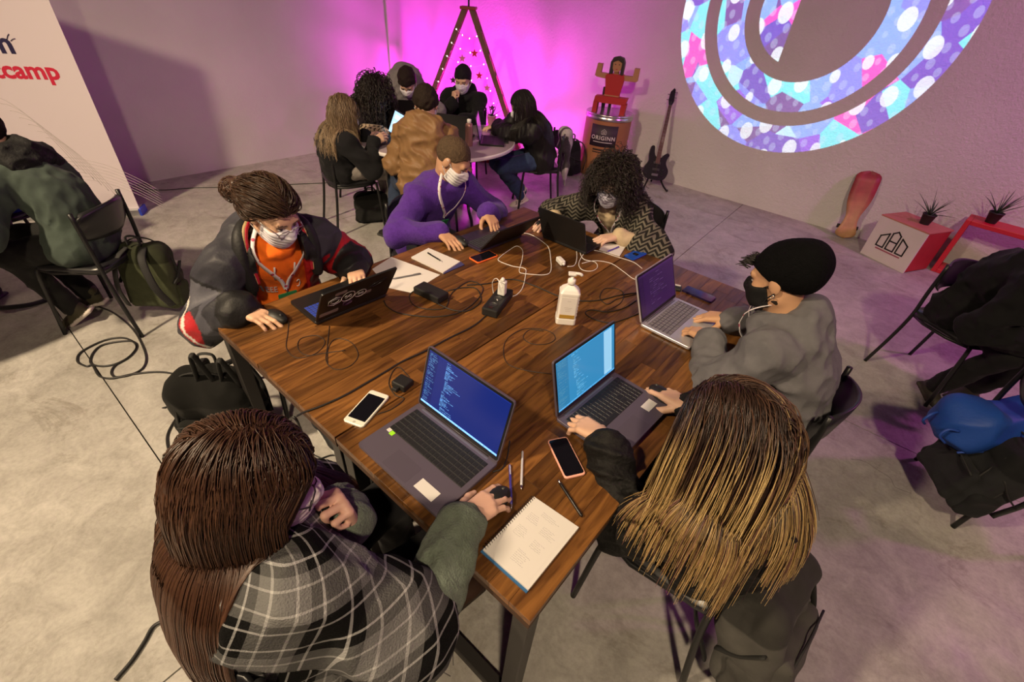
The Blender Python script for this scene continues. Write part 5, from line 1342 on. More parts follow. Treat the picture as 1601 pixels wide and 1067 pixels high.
cable([(730, 446), (760, 444), (800, 437), (835, 447), (870, 462), (900, 470), (935, 470), (968, 462), (996, 458)], .0030, m_cab, 'long black cable crossing the table behind the pump bottle')
cable([(762, 492), (740, 510), (700, 530), (665, 549), (630, 565), (605, 580), (575, 598), (540, 618), (505, 634), (478, 644), (462, 652)], .0036, m_cab, 'thick black cable running from power strip to table edge')
cable([(640, 590), (625, 575), (615, 580), (608, 600), (618, 618), (632, 624), (612, 640), (590, 648)], .0018, m_cab, 'thin black charger lead beside the white phone')
cable([(797, 690), (793, 715), (785, 733), (770, 738)], .0022, m_cab, 'black power lead behind the violet-grey laptop with dark code screen')
cable([(862, 585), (825, 580), (795, 570), (787, 550), (793, 530), (815, 516), (840, 514), (862, 520), (868, 530), (855, 538), (832, 538), (818, 528), (828, 516), (850, 518)], .0018, m_brn, 'thin dark lead coiled in front of the pump bottle')
cable([(995, 470), (975, 482), (950, 488), (925, 485), (915, 490), (930, 500), (955, 505), (980, 498), (1000, 490)], .0026, m_cab, 'black cable looped beside the silver laptop')
cable([(995, 460), (965, 468), (950, 476), (938, 466), (945, 452), (965, 452), (975, 460), (970, 474), (950, 486)], .0022, m_cab, 'thin black cable knotted behind the silver laptop')
cable([(813, 364), (830, 367), (848, 378), (858, 388), (861, 405), (861, 424), (850, 430), (820, 428), (812, 424), (816, 408), (817, 392), (808, 385), (795, 392), (782, 402), (780, 408), (800, 416), (820, 420), (822, 428), (817, 450), (806, 462), (793, 464)], .0022, m_cabw, 'white cable looping from the thin-lidded laptop to the power strip')
cable([(887, 417), (898, 415), (902, 402), (900, 380), (905, 390), (912, 405), (930, 410), (934, 418), (925, 424), (910, 422), (905, 412), (912, 398), (920, 390)], .0020, m_cabw, 'white cable coiled between adapter and black laptop')
cable([(920, 390), (940, 394), (965, 402), (990, 410), (1004, 420)], .0020, m_cabw, 'white cable running past the small notepad')
cable([(910, 412), (930, 408), (955, 412), (975, 425), (990, 436), (1002, 437)], .0020, m_cabw, 'white cable curving to the silver laptop lid')
cable([(785, 450, TOP+.13), (777, 436, TOP+.14), (770, 442, TOP+.10), (772, 460, TOP+.03), (778, 470, TOP+.04)], .0022, m_cabw, 'short white cable rising from the charger plug')
# ------------------------------------------------------------------ bags
def backpack(loc, yaw, tilt, dims, main, trim, label, cat='backpack', straps=True, roll=0, m_=None, seed=1, pocket=True, name='backpack', peaks=False):
    """local: x width, y thickness (front pocket +y), z up; origin at its bottom"""
    w, d, h = dims; t = empty(name, loc, 0, label, cat); t.rotation_euler = (R(tilt), R(roll), R(yaw))
    m_ = m_ or m_cloth
    def fold(G): return (noisef(G, 26, seed, 5)*.007+(np.abs(noisef(G, 34, seed+4, 4))-.5)*.009).astype(np.float32)
    def colf(c): return lambda v: np.tile(np.array(c), (len(v), 1))
    P = [(Box((0, 0, h*.44), (w/2, d/2, h*.42), None, .045), .04), (Box((0, -.01, h*.72), (w*.42, d*.44, h*.24), None, .06), .05)]
    v, f = sdf_mesh(P, .010, .05, disp=fold); cb = colf(main)(v); cb[v[:, 2] > h*.72] *= .45; link('body', mkmesh('body', v, f, True, cb), m_, t)
    for sx in (-1, 1):
        v, f = sdf_mesh([(Box((sx*(w/2-.005), .01, h*.22), (.022, d*.34, h*.17), None, .02), .02)], .009, .03, disp=fold); link('side_pocket', mkmesh('side_pocket', v, f, True, colf(np.array(main)*.7)(v)), m_, t)
        MB().tube(catmull([(sx*(w/2+.004), -d*.40, h*.42), (sx*(w/2+.010), 0, h*.52), (sx*(w/2+.004), d*.38, h*.66)], 5), .011, 6, flat=.35).build('compression_strap', trim, t)
    if pocket:
        v, f = sdf_mesh([(Box((0, d*.52, h*.30), (w*.40, .035, h*.24), None, .03), .03)], .009, .04, disp=fold); link('front_pocket', mkmesh('front_pocket', v, f, True, colf(np.array(main)*.85)(v)), m_, t)
        MB().tube(catmull([(-w*.38, d*.52+.034, h*.50), (0, d*.52+.038, h*.535), (w*.38, d*.52+.034, h*.50)], 5), .004, 5).build('zip', trim, t)
    MB().tube(catmull([(-w*.5, .01, h*.35), (-w*.47, .01, h*.75), (-w*.2, .01, h*.985), (w*.2, .01, h*.985), (w*.47, .01, h*.75), (w*.5, .01, h*.35)], 5), .0045, 5).build('zip', trim, t)
    MB().tube(catmull([(-.035, -d*.35, h*.95), (-.03, -d*.40, h*1.07), (.03, -d*.40, h*1.07), (.035, -d*.35, h*.95)], 5), .009, 6, flat=.6).build('handle', trim, t)
    if peaks:
        for k, (x0, tall) in enumerate(((-.12, .10), (-.02, .13))):
            MB().tube(catmull([(x0-.035, d*.1, h*.85), (x0-.01, d*.12, h+tall*.8), (x0, d*.12, h+tall), (x0+.012, d*.12, h+tall*.8), (x0+.04, d*.1, h*.85)], 5), .016, 8, flat=.4).build('strap_peak', trim, t)
    for k in (-1, 1): MB().tube(catmull([(k*w*.36, d*.5+.006, h*.10), (k*w*.38, d*.5+.010, h*.45), (k*w*.30, d*.42, h*.82)], 5), .009, 6, flat=.4).build('side_strap', trim, t)
    if straps:
        for sx in (-1, 1):
            MB().tube(catmull([(sx*w*.16, -d*.42, h*.93), (sx*w*.24, -d*.5-.07, h*.80), (sx*w*.34, -d*.5-.085, h*.45), (sx*w*.42, -d*.5-.02, h*.12)], 6), .022, 8, flat=.3).build('shoulder_strap', trim, t)
    return t
m_strap = mat('black_webbing', (.014, .014, .014), .75, 0, .2, 200)
BK = (.014, .014, .014)
backpack((-1.995, .365, 0), 225, -6, (.36, .19, .47), (.012, .012, .011), m_strap, 'black backpack standing on the floor by the table leg', seed=3, peaks=True)
backpack((-1.05, .66, 0), 60, -30, (.36, .20, .40), (.02, .018, .018), m_strap, 'black backpack slumped on the floor under the work tables', seed=5, pocket=False)
backpack((.36, 1.08, .13), -98, 14, (.36, .17, .50), (.075, .072, .066), m_strap, 'grey backpack hanging on the chair of the blonde-haired sitter', seed=7)
backpack((-3.345, .52, .07), 45, -8, (.31, .16, .46), (.052, .060, .030), m_strap, 'olive green backpack hanging on a chair back beside the banner', seed=9)
backpack((.87, 2.53, .10), 115, 12, (.34, .18, .42), (.016, .017, .019), m_strap, 'dark grey backpack hanging under the blue bag', seed=11)
backpack((-3.42, 5.50, 0), 150, -14, (.32, .2, .46), (.012, .010, .014), m_strap, 'black backpack slumped against the barrel', seed=13)
backpack((-3.75, 2.50, 0), 60, -15, (.30, .18, .30), (.012, .012, .012), m_strap, 'small black bag on the floor under the chair of the blonde sitter', seed=15, cat='bag', straps=False)
# blue bag
t = empty('blue_bag', (.89, 2.70, .35), R(45), 'bright blue soft bag hung on a chair back over a dark backpack', 'bag')
def bfold(G): return (noisef(G, 22, 5, 5)*.010+(np.abs(noisef(G, 30, 8, 4))-.5)*.014).astype(np.float32)
v, f = sdf_mesh([(Box((0, 0, .11), (.27, .12, .10), None, .08), .05), (Ell((-.20, 0, .10), (.10, .12, .12)), .06), (Ell((.2, .02, .12), (.12, .11, .12)), .06)], .009, .05, disp=bfold)
link('body', mkmesh('body', v, f, True, np.tile(np.array((.010, .055, .29)), (len(v), 1))), m_shell, t)
for yy in (-.06, .06): MB().tube(catmull([(-.30, yy, .04), (-.345, yy*.8, .08), (-.33, yy*.8, .12), (-.285, yy, .12)], 5), .006, 6).build('strap_loop', mat('blue_webbing', (.01, .05, .3), .6), t)
MB().tube(catmull([(-.26, -.10, .02), (0, -.135, .07), (.26, -.11, .05)], 6), .005, 5).build('seam', mat('blue_webbing'), t)
# ------------------------------------------------------------------ chairs of the others
chair(1.084, 2.70, 25, 'black chair carrying the blue bag and dark backpack')
# ------------------------------------------------------------------ round tables
def round_table(x, y, label, rz=0., r=.78):
    t = empty('round_table', (x, y, 0), R(rz), label, 'table')
    MB().lathe([(r-.02, .705), (r, .712), (r, .738), (r-.006, .742)], 64).build('tabletop', mat('table_laminate', (.33, .26, .30), .3, 0, spec=.5), t)
    MB().lathe([(r+.001, .710), (r+.006, .714), (r+.006, .736), (r+.001, .741)], 64).build('edge_band', mat('edge_white', (.75, .70, .70), .4), t)
    for sx in (-1, 1):
        for sy in (-1, 1):
            MB().tube(catmull([(sx*.30, sy*.25, .70), (sx*.34, sy*.25, .30), (sx*.36, sy*.26, .12), (sx*.40, sy*.38, .05), (sx*.41, sy*.50, .017), (sx*.41, sy*.60, .016)], 5), .0155, 8).build('leg', m_dark, t)
        MB().tube([(sx*.345, -.25, .20), (sx*.345, .25, .20)], .011, 8).build('cross_bar', m_dark, t)
        MB().tube([(sx*.335, 0, .20), (0, 0, .69)], .010, 8).build('brace', m_dark, t)
    return t
round_table(-3.6, 3.2, 'round folding table with white rim in front of the ladder', 40)
round_table(-4.12, -.62, 'round folding table with white rim beside the banner', 30)
# ------------------------------------------------------------------ barrel, figure
t = empty('barrel', (-3.2, 5.88, 0), 0, 'orange-brown drum with a dark square label and steel rim', 'barrel')
m_drum = mat('drum_fibre', (.34, .14, .065), .55, 0, .1, 40, .12, 5)
MB().lathe([(.285, 0), (.295, .004), (.30, .03), (.298, .70), (.30, .71)], 48).build('drum', m_drum, t)
MB().lathe([(.303, .705), (.31, .715), (.31, .735), (.303, .745), (.302, .752), (.308, .758), (.308, .772), (.30, .778), (.285, .775)], 48).build('rim', mat('rim_steel', (.55, .52, .56), .25, .9), t)
MB().lathe([(.284, .755), (.283, .768), (.27, .770)], 40).build('lid', mat('lid_dark', (.02, .018, .024), .35), t)
def drum_patch(a0, a1, z0, z1, m_, name, off=.001, v=None, f=None):
    n = 14; V = []; F = []
    for i in range(n+1):
        a = R(a0+(a1-a0)*i/n)
        for z in (z0, z1):
            for rr in (.2995+off-.002, .3005+off): V.append((rr*math.cos(a), rr*math.sin(a), z))
    for i in range(n):
        b = i*4; c = b+4; F += [(b+1, c+1, c+3, b+3), (b, b+2, c+2, c), (b+2, b+3, c+3, c+2), (b, c, c+1, b+1)]
    return MB().add(V, F, True).build(name, m_, t)
LA = -67.   # the label's middle, towards the tables
drum_patch(LA-34, LA+34, .40, .66, mat('label_plum', (.035, .018, .035), .6), 'label')
def drum_text(txt, size, z, bold=0.):
    v, f = text_mesh(txt, size, bold, .0006, 'CENTER', 1.15)
    V = [((.3035+p[2])*math.cos(R(LA)+p[0]/.30), (.3035+p[2])*math.sin(R(LA)+p[0]/.30), z+p[1]) for p in v]
    MB().add(V, f).build('lettering', mat('label_ink', (.62, .55, .58), .6), t)
drum_text('ORIGINN', .068, .485, .0012)
drum_patch(LA-24, LA+24, .452, .460, mat('label_ink'), 'label_line', .002)
def drum_lines(segs, r=.0035):
    mb = MB()
    for s_ in segs: mb.tube([(.303*math.cos(R(LA)+x/.30), .303*math.sin(R(LA)+x/.30), z) for x, z in s_], r, 4)
    mb.build('house_emblem', mat('label_ink'), t)
drum_lines([[(-.03, .555), (-.03, .59), (0, .615), (.03, .59), (.03, .555), (-.03, .555)], [(-.012, .555), (-.012, .585), (0, .595), (.012, .585), (.012, .555)], [(-.012, .572), (.012, .572)]])
drum_patch(LA-22, LA+8, .352, .372, mat('stencil_dark', (.03, .012, .012), .7), 'stencil')
drum_patch(LA-22, LA+12, .325, .338, mat('stencil_dark'), 'stencil')
FX = frame((-3.2, 5.86, .771), (.93, .36, 0), (0, 0, 1))     # figure plane faces the tables
t = empty('wooden_figure', (-3.2, 5.86, .771), 0, 'red painted wooden girl figure with raised arms sitting on the barrel', 'figurine')
F0 = Matrix.Translation((3.2, -5.86, -.771)) @ FX
m_fr = mat('figure_red', (.42, .015, .02), .5); m_fs = mat('figure_wood', (.42, .20, .10), .6); m_fh = mat('figure_hair', (.02, .010, .012), .5)
def fig(name, poly, z0, z1, m_): return MB().prism(poly, z0, z1, F0).build(name, m_, t)
fig('torso', [(-.095, .20), (.085, .20), (.10, .30), (.115, .40), (.10, .435), (-.10, .435), (-.125, .41), (-.105, .30)], -.05, .05, m_fr)
fig('belt', [(-.10, .185), (.09, .185), (.09, .203), (-.10, .203)], -.048, .052, m_fs)
fig('thighs', [(-.21, .115), (.19, .115), (.21, .19), (-.10, .19), (-.20, .185)], -.02, .12, m_fr)
fig('shin', [(-.215, 0), (-.16, 0), (-.155, .125), (-.21, .125)], -.02, .12, m_fr); fig('shin', [(.14, 0), (.20, 0), (.21, .125), (.145, .125)], -.02, .12, m_fr)
fig('post', [(-.12, 0), (-.085, 0), (-.085, .27), (-.14, .27), (-.14, .2)], -.10, -.05, m_fh); fig('post', [(-.03, 0), (.0, 0), (.0, .12), (-.03, .12)], -.05, .0, m_fh)
fig('arm', [(-.10, .43), (-.12, .375), (-.235, .385), (-.26, .40), (-.245, .53), (-.185, .53), (-.19, .435)], -.04, .04, m_fs)
fig('arm', [(.10, .43), (.115, .375), (.25, .375), (.275, .385), (.275, .52), (.215, .52), (.21, .43)], -.04, .04, m_fs)
fig('neck', [(-.03, .43), (.03, .43), (.03, .46), (-.03, .46)], -.03, .03, m_fs)
hd = [(.058*math.cos(a), .53+.075*math.sin(a)) for a in np.linspace(0, 2*math.pi, 20)[:-1]]
fig('head', hd, -.04, .055, m_fs)
fig('hair', [(-.085, .43), (-.085, .56), (-.06, .61), (0, .625), (.06, .61), (.085, .56), (.085, .43), (.05, .44), (.055, .56), (.0, .585), (-.055, .56), (-.05, .44)], -.05, .062, m_fh)
for sx in (-1, 1): fig('eye', [(sx*.024+.010*math.cos(a), .54+.005*math.sin(a)) for a in np.linspace(0, 2*math.pi, 9)[:-1]], .055, .0565, m_fh)
fig('mouth', [(-.014, .492), (.014, .492), (.010, .484), (-.010, .484)], .055, .0565, m_fr)
# ------------------------------------------------------------------ electric bass on its stand
g0 = np.array([-2.40, 5.90, .10]); g1 = np.array([-2.575, 6.235, 1.08]); gy = nrm(g1-g0); gx = nrm(np.cross(gy, np.cross((.9, .43, 0), gy)) * 0 + (np.array([.80, .60, 0])-gy*(np.array([.80, .60, 0]) @ gy)))
GF = frame((0, 0, 0), gx, gy); L_ = np.linalg.norm(g1-g0)
t = empty('bass_guitar', g0*np.array([1, 1, 0])+np.array([0, 0, .0]), 0, 'black electric bass guitar standing against the back wall', 'guitar')
G0 = Matrix.Translation((0, 0, g0[2])) @ GF
m_gb = mat('guitar_black', (.010, .010, .011), .25, coat=.4); m_gn = mat('guitar_neck', (.10, .035, .02), .45)
body = catmull([(0, 0), (-.10, .01), (-.155, .07), (-.15, .15), (-.115, .22), (-.125, .30), (-.115, .395), (-.075, .40), (-.06, .33), (-.035, .285), (.035, .275), (.055, .30), (.10, .335), (.135, .32), (.115, .255), (.12, .20), (.165, .12), (.14, .03), (.08, 0), (0, 0)], 4)
MB().prism([tuple(p) for p in body[:-1]], -.02, .022, G0).build('body', m_gb, t)
MB().prism([(-.026, .20), (.026, .20), (.019, L_-.16), (-.019, L_-.16)], .018, .036, G0).build('neck', m_gn, t)
hs = [(-.019, L_-.16), (.019, L_-.16), (.035, L_-.12), (.025, L_+.02), (.005, L_+.035), (-.03, L_-.01), (-.035, L_-.10)]
MB().prism(hs, .014, .03, G0).build('headstock', m_gb, t)
for k in range(4):
    s_ = 1 if k % 2 else -1
    MB().tube([G0 @ Vector((s_*.02, L_-.10+k*.03, .022)), G0 @ Vector((s_*.06, L_-.10+k*.03, .022))], .005, 6).build('tuning_peg', mat('peg_metal', (.2, .2, .2), .3, .9), t)
    MB().tube([G0 @ Vector((-.012+.008*k, .07, .036)), G0 @ Vector((-.010+.0065*k, L_-.12, .039))], .0011, 4).build('string', mat('string_metal', (.3, .28, .26), .3, .9), t)
for yy in (.11, .19): MB().prism([(-.045, yy), (.045, yy), (.045, yy+.03), (-.045, yy+.03)], .022, .032, G0).build('pickup', m_blk, t)
MB().prism([(-.04, .045), (.04, .045), (.04, .075), (-.04, .075)], .022, .036, G0).build('bridge', mat('peg_metal'), t)
for k in range(3): MB().lathe([(.010, .0), (.009, .014)], 12).xf(G0 @ Matrix.Translation((.09, .06+k*.035, .022))).build('knob', m_blk, t)
for k in range(14): 
    yy = .34+k*.042
    MB().prism([(-.024, yy), (.024, yy), (.024, yy+.0025), (-.024, yy+.0025)], .036, .0372, G0).build('fret', mat('string_metal'), t)
gs = empty('guitar_stand', (-2.38, 5.92, 0), R(35), 'low black tube stand holding the bass guitar', 'stand')
for sx in (-1, 1): MB().tube(catmull([(0, .12, .30), (sx*.06, .08, .14), (sx*.11, -.02, .05), (sx*.15, -.13, .014), (sx*.15, -.16, .03)], 5), .012, 8).build('leg', m_dark, gs)
MB().tube([(0, .12, .30), (0, .20, .015)], .012, 8).build('rear_leg', m_dark, gs)
# ------------------------------------------------------------------ skateboard deck
b0 = np.array([-.14, 6.10, .01]); b1 = np.array([-.215, 6.275, .70]); by_ = nrm(b1-b0); bx_ = nrm(np.array([1., .15, 0])-by_*(np.array([1., .15, 0]) @ by_)); bl = np.linalg.norm(b1-b0)
SF = frame((0, 0, 0), bx_, by_)
t = empty('skateboard', b0*np.array([1, 1, 0]), 0, 'worn wooden skateboard with red fading to tan leaning on the back wall', 'skateboard')
V = []; F = []; C = []; nv = 30
for j in range(nv+1):
    s_ = j/nv; w = .5*.23*(1-.45*math.exp(-((s_-.30)/.20)**2))*min(1, (max(0, 1-((abs(2*s_-1)-.78)/.22)**2 if abs(2*s_-1) > .78 else 1))**.5+.02)
    kick = .045*max(0, (abs(2*s_-1)-.72)/.28)**1.5
    for sx in (-1, -.5, 0, .5, 1):
        for zz in (0, .011): V.append(SF @ Vector((sx*w, s_*bl, zz-kick+.012*sx*sx))+Vector((0, 0, b0[2])))
        k_ = min(1, max(0, (s_-.30)/.40)); c = np.array((.50, .27, .14))*(1-k_)+np.array((.30, .035, .045))*k_; C += [(.01, .01, .01), c]
for j in range(nv):
    for i in range(4):
        a = (j*5+i)*2; b = a+10; F += [(a+1, a+3, b+3, b+1), (a, b, b+2, a+2)]
    a = j*10; b = a+10; F += [(a, a+1, b+1, b), (a+8, b+8, b+9, a+9)]
F += [tuple([1, 0, 2, 3]), (3, 2, 4, 5), (5, 4, 6, 7), (7, 6, 8, 9)]
MB().add(V, F, True).build('deck', mat('deck_paint', (.5, .3, .2), .5, 0, .1, 60, .2, 9, attr=True), t, col=np.array(C, float))
for yy in (.17, .80):
    q = lambda x, z: SF @ Vector((x, yy*bl, z))+Vector((0, 0, b0[2]))
    MB().tube([q(-.07, -.035), q(.07, -.035)], .008, 6).build('truck', m_steel, t)
    for sx in (-1, 1): MB().tube([q(sx*.072, -.035), q(sx*.10, -.035)], .022, 12).build('wheel', m_blk, t)
# ------------------------------------------------------------------ emblem crate, red frame, pots
ca = -29; cc = np.array([.275, 5.725, 0]); cdx = np.array([math.cos(R(ca)), math.sin(R(ca)), 0]); cdy = np.array([-cdx[1], cdx[0], 0]); co = cc+cdy*.18
t = empty('emblem_crate', co, R(ca), 'low crate with white front panel, black house emblem and red side', 'crate')
m_cr = mat('crate_red', (.38, .02, .025), .55, 0, .1, 40, .15, 6); m_cw = mat('crate_white', (.62, .56, .56), .6, 0, .05, 60, .05, 4)
MB().box((0, .0, .21), (.46, .34, .40), bev=.004).build('body', m_cr, t); MB().box((0, -.176, .205), (.465, .014, .41), bev=.002).build('front_panel', m_cw, t)
MB().box((0, .0, .417), (.47, .37, .014), bev=.003).build('lid', mat('crate_top', (.45, .16, .12), .6), t)
def strokes(lst, r=.009, m_=None):
    for s_ in lst:
        mb = MB()
        for i in range(len(s_)-1):
            a, b = np.array(s_[i]), np.array(s_[i+1]); d = nrm(b-a)*r; n_ = np.array([-d[1], d[0]])
            mb.prism([tuple(a-d-n_), tuple(b+d-n_), tuple(b+d+n_), tuple(a-d+n_)], .0, .002, frame((0, -.184, .20), (1, 0, 0), (0, 0, 1)))
        mb.build('emblem_stroke', m_ or m_blk, t)
strokes([[(-.135, -.06), (-.135, .04), (-.065, .085), (-.065, -.06), (-.135, -.06)], [(-.038, -.06), (-.038, .10), (0, .13), (.038, .10), (.038, -.06), (-.038, -.06)], [(-.038, .025), (.038, .025)], [(.135, -.06), (.135, .04), (.065, .085), (.065, -.06), (.135, -.06)]], .0065)
strokes([[(-.12, -.085), (.12, -.085)]], .006, mat('emblem_red', (.35, .08, .12), .6))
t = empty('red_frame_crate', (1.02, 6.02, 0), R(-8), 'open red wooden frame crate beside the emblem crate', 'crate')
m_rf = mat('frame_red', (.50, .012, .03), .45)
for sx in (-1, 1): MB().box((sx*.30, 0, .27), (.04, .26, .54), bev=.004).build('side_board', m_rf, t)
MB().box((0, 0, .52), (.56, .26, .04), bev=.004).build('top_board', m_rf, t); MB().box((0, 0, .02), (.56, .26, .04), bev=.004).build('bottom_board', m_rf, t)
def pot_plant(loc, n, ln, potm, leafm, label, r=.055, ph=.10, seed=1, droop=.5, name='potted_plant'):
    t = empty(name, loc, 0, label, 'plant'); rs = np.random.RandomState(seed)
    MB().lathe([(r*.72, 0), (r*.74, .004), (r, ph-.012), (r*1.06, ph-.01), (r*1.06, ph), (r*.96, ph), (r*.94, ph-.012)], 20).build('pot', potm, t)
    MB().lathe([(r*.94, ph-.02), (r*.5, ph-.016)], 16).build('soil', mat('soil', (.02, .012, .008), .95), t)
    for i in range(n):
        a = i*2.4+rs.uniform(-.3, .3); el = R(rs.uniform(25, 80)); L2 = ln*rs.uniform(.7, 1.1); d = np.array([math.cos(a)*math.cos(el), math.sin(a)*math.cos(el), math.sin(el)]); p = np.array([0, 0, ph-.015]); pts = [p]
        for k in range(6): d = nrm(d+np.array([0, 0, -.12*droop])); p = p+d*L2/6; pts.append(p)
        MB().tube(pts, [.008, .0085, .0075, .006, .0045, .003, .0008], 5, flat=.45).build('leaf', leafm, t)
m_leaf = mat('aloe_leaf', (.03, .055, .03), .5); m_pot = mat('black_pot', (.014, .012, .014), .5)
ct = co+cdx*.05+cdy*.02
pot_plant((ct[0], ct[1], .4245), 13, .24, m_pot, m_leaf, 'spiky plant in a black pot on the emblem crate', seed=3)
pot_plant((.86, 6.03, .5405), 14, .26, m_pot, m_leaf, 'spiky plant in a black pot on the red frame crate', seed=6)
# ------------------------------------------------------------------ ladder dressed as a tree, red box with a plant
lc = np.array([-5.12, 5.18, 0]); ld = np.array([.76, .65, 0]); lw = np.array([-.65, .76, 0])
t = empty('step_ladder', lc, 0, 'wooden step ladder dressed with string lights and hanging ornaments, glowing magenta', 'ladder')
m_lad = mat('ladder_wood', (.16, .07, .05), .6, 0, .1, 30, .2, 8)
top_z = 1.72
for sd in (-1, 1):
    for w_ in (-1, 1):
        a = ld*sd*.80+lw*w_*.24; b = ld*sd*.04+lw*w_*.15+np.array([0, 0, top_z]); fr_ = frame((a+b)/2, nrm(b-a), lw); MB().box((0, 0, 0), (np.linalg.norm(b-a), .028, .062), bev=.003).xf(fr_).build('rail', m_lad, t)
    for k in range(6):
        s_ = .13+k*.145; c = ld*sd*(.80-.76*s_)+np.array([0, 0, top_z*s_]); hw = .24-.09*s_
        MB().box((0, 0, 0), (hw*2-.03, .055, .022), bev=.002).xf(frame(c, lw, ld*sd)).build('rung', m_lad, t)
MB().box((0, 0, 0), (.20, .36, .03), bev=.003).xf(frame((0, 0, top_z), ld, lw)).build('top_cap', mat('cap_red', (.30, .03, .03), .5), t)
MB().tube(catmull([(0, 0, top_z+.01), (0, 0, top_z+.14), ld*.02+np.array([0, 0, top_z+.30])], 4), .012, 6).build('hook', m_dark, t)
rs = np.random.RandomState(8)
for k in range(9):
    s_ = .14+k*.088; hw = .80-.76*s_; z = top_z*s_
    mb = MB(); side = lw*(-.25+.09*s_)
    pts = catmull([ld*hw+side+np.array([0, 0, z]), ld*hw*.3+side*1.04+np.array([0, 0, z-.05+rs.uniform(-.02, .02)]), -ld*hw*.4+side*1.04+np.array([0, 0, z-.02]), -ld*hw+side+np.array([0, 0, z+.05])], 6)
    MB().tube(pts, .003, 4).build('light_string', mat('string_wire', (.7, .55, .65), .5), t)
    for p in pts[2::5]: MB().lathe([(.001, -.008), (.007, 0), (.001, .010)], 6, p).build('bulb', mat('warm_bulb', (1, .75, .8), .3, emis=6.), t)
orn = [(.10, 1.25, 'red'), (.02, 1.02, 'dark'), (.17, 1.0, 'red'), (-.18, .92, 'dark'), (-.06, 1.18, 'pink'), (.28, .86, 'pink'), (-.25, .70, 'red'), (.36, .62, 'dark'), (-.12, .62, 'red'), (.10, .74, 'pink'), (-.32, .52, 'pink')]
for x, z, c in orn:
    m_ = dict(red=mat('orn_red', (.7, .03, .03), .35), dark=mat('orn_dark', (.06, .02, .03), .5), pink=mat('orn_pink', (.8, .25, .4), .4))[c]
    p = ld*x+lw*(-.24)+np.array([0, 0, z])
    star = [((.05 if i % 2 == 0 else .021)*math.sin(i*math.pi/5), (.05 if i % 2 == 0 else .021)*math.cos(i*math.pi/5)) for i in range(10)]
    MB().prism(star, -.006, .006, frame(p, ld, (0, 0, 1))).build('ornament', m_, t); MB().tube([p+np.array([0, 0, .045]), p+np.array([0, 0, .12])], .0012, 4).build('ornament_thread', mat('string_wire'), t)
t = empty('red_box', (-4.42, 5.05, 0), R(30), 'red wooden box standing beside the ladder', 'box')
MB().box((0, 0, .22), (.50, .30, .44), bev=.005).build('body', mat('box_red', (.30, .03, .03), .5, 0, .1, 30, .2, 5), t)
for k in range(3): MB().box((0, -.152, .08+k*.14), (.49, .008, .125), bev=.002).build('plank', mat('box_red'), t)
MB().box((0, 0, .445), (.51, .31, .012), bev=.002).build('lid', mat('box_red'), t)
pot_plant((-4.50, 5.02, .4525), 9, .20, mat('pink_pot', (.55, .30, .42), .4), mat('dark_leaf', (.02, .03, .025), .5), 'small dark-leaved plant in a pale pot on the red box', r=.06, ph=.13, seed=9, droop=.1)
# ------------------------------------------------------------------ cables on the floor
cable([(480, 700, .3), (462, 655, .74), (452, 668, .55), (470, 700, .25), (505, 735, .03), (540, 760, 0)], .005, m_cab, 'thick black cable hanging from the table edge to the floor', z=0)
cable([(150, 478), (175, 488), (198, 505), (215, 525), (228, 555), (224, 575), (205, 586), (182, 590), (174, 583), (180, 572), (200, 560), (213, 545), (210, 535), (190, 534), (160, 540), (145, 553), (142, 568), (160, 573), (185, 568), (206, 555), (213, 540), (195, 529), (165, 532), (128, 550), (121, 565), (135, 573), (145, 572), (155, 588), (175, 592), (210, 585), (250, 582), (280, 588), (296, 604), (293, 628), (275, 655), (262, 680), (264, 705), (275, 722), (292, 730), (320, 735)], .006, m_cab, 'black power cable coiled on the floor beside the joint line', z=0)
cable([(180, 1064), (205, 1035), (225, 1005), (240, 980), (262, 970), (285, 966), (330, 968)], .007, m_cab, 'black cable on the floor behind the plaid shawl wearer', z=0)
cable([(226, 296), (260, 297), (300, 294), (340, 293), (375, 291), (420, 290), (465, 288), (510, 286), (560, 284), (600, 286)], .004, m_cab, 'thin black cable along the floor in front of the left wall', z=0)
for k, pts in enumerate(([(465, 712), (480, 722), (500, 718), (520, 712), (540, 716), (530, 728), (505, 730), (480, 726)], [(470, 716), (490, 712), (512, 722), (535, 726), (520, 738), (495, 735), (475, 745)], [(700, 290), (712, 285), (730, 290), (742, 300), (728, 308), (708, 304), (698, 296), (715, 290), (740, 288)])):
    cable(pts, .004, m_cab, (('black cable tangle on the floor beside the double table leg', 'looped black cord on the slumped backpack under the tables')[k] if k < 2 else 'black cable tangle on the floor under the round table'), z=.0, group='cable tangles under the work tables' if k < 2 else None)
# scarf over a chair back
# ------------------------------------------------------------------ people at the round table and around
def bg_person(label, hip, yaw, head, hp, hy, wr, skin=(.58, .36, .26), top=(.02, .02, .02), topname='jacket', m_=None, trous=(.015, .015, .02), hood=False, off=.020, knees=None, feet=None, legs=None, width=1., poles=None, shoes=(.02, .02, .02), sole=(.05, .05, .05), stripes=None, chairpos=None, clabel=None, bulge=.05, collar=.016, arm_r=(.060, .052, .042), amp=.006, extra=(), hroll=0, shoe=True, sh_w=.175):
    if chairpos: chair(*chairpos, clabel, 'black chairs at the round tables')
    lg = legs_fwd(hip, yaw, **(legs or {}))
    if knees: lg = dict(knees=knees, feet=feet)
    p = Person(label, hip, yaw, head, hp, hy, hroll, wr, poles=poles, skin=skin, hi=False, width=width, bulge=bulge, sh_w=sh_w, **lg)
    p.top(topname, top, m_ or m_cloth, off=off, amp=amp, freq=30, hood=hood, collar=collar, cuff=.94, hem=1, seed=int(abs(hip[0]*77)) % 50, arm_r=arm_r, extra=extra)
    p.trousers(trous)
    if shoe: p.shoes(shoes, sole, stripes)
    return p
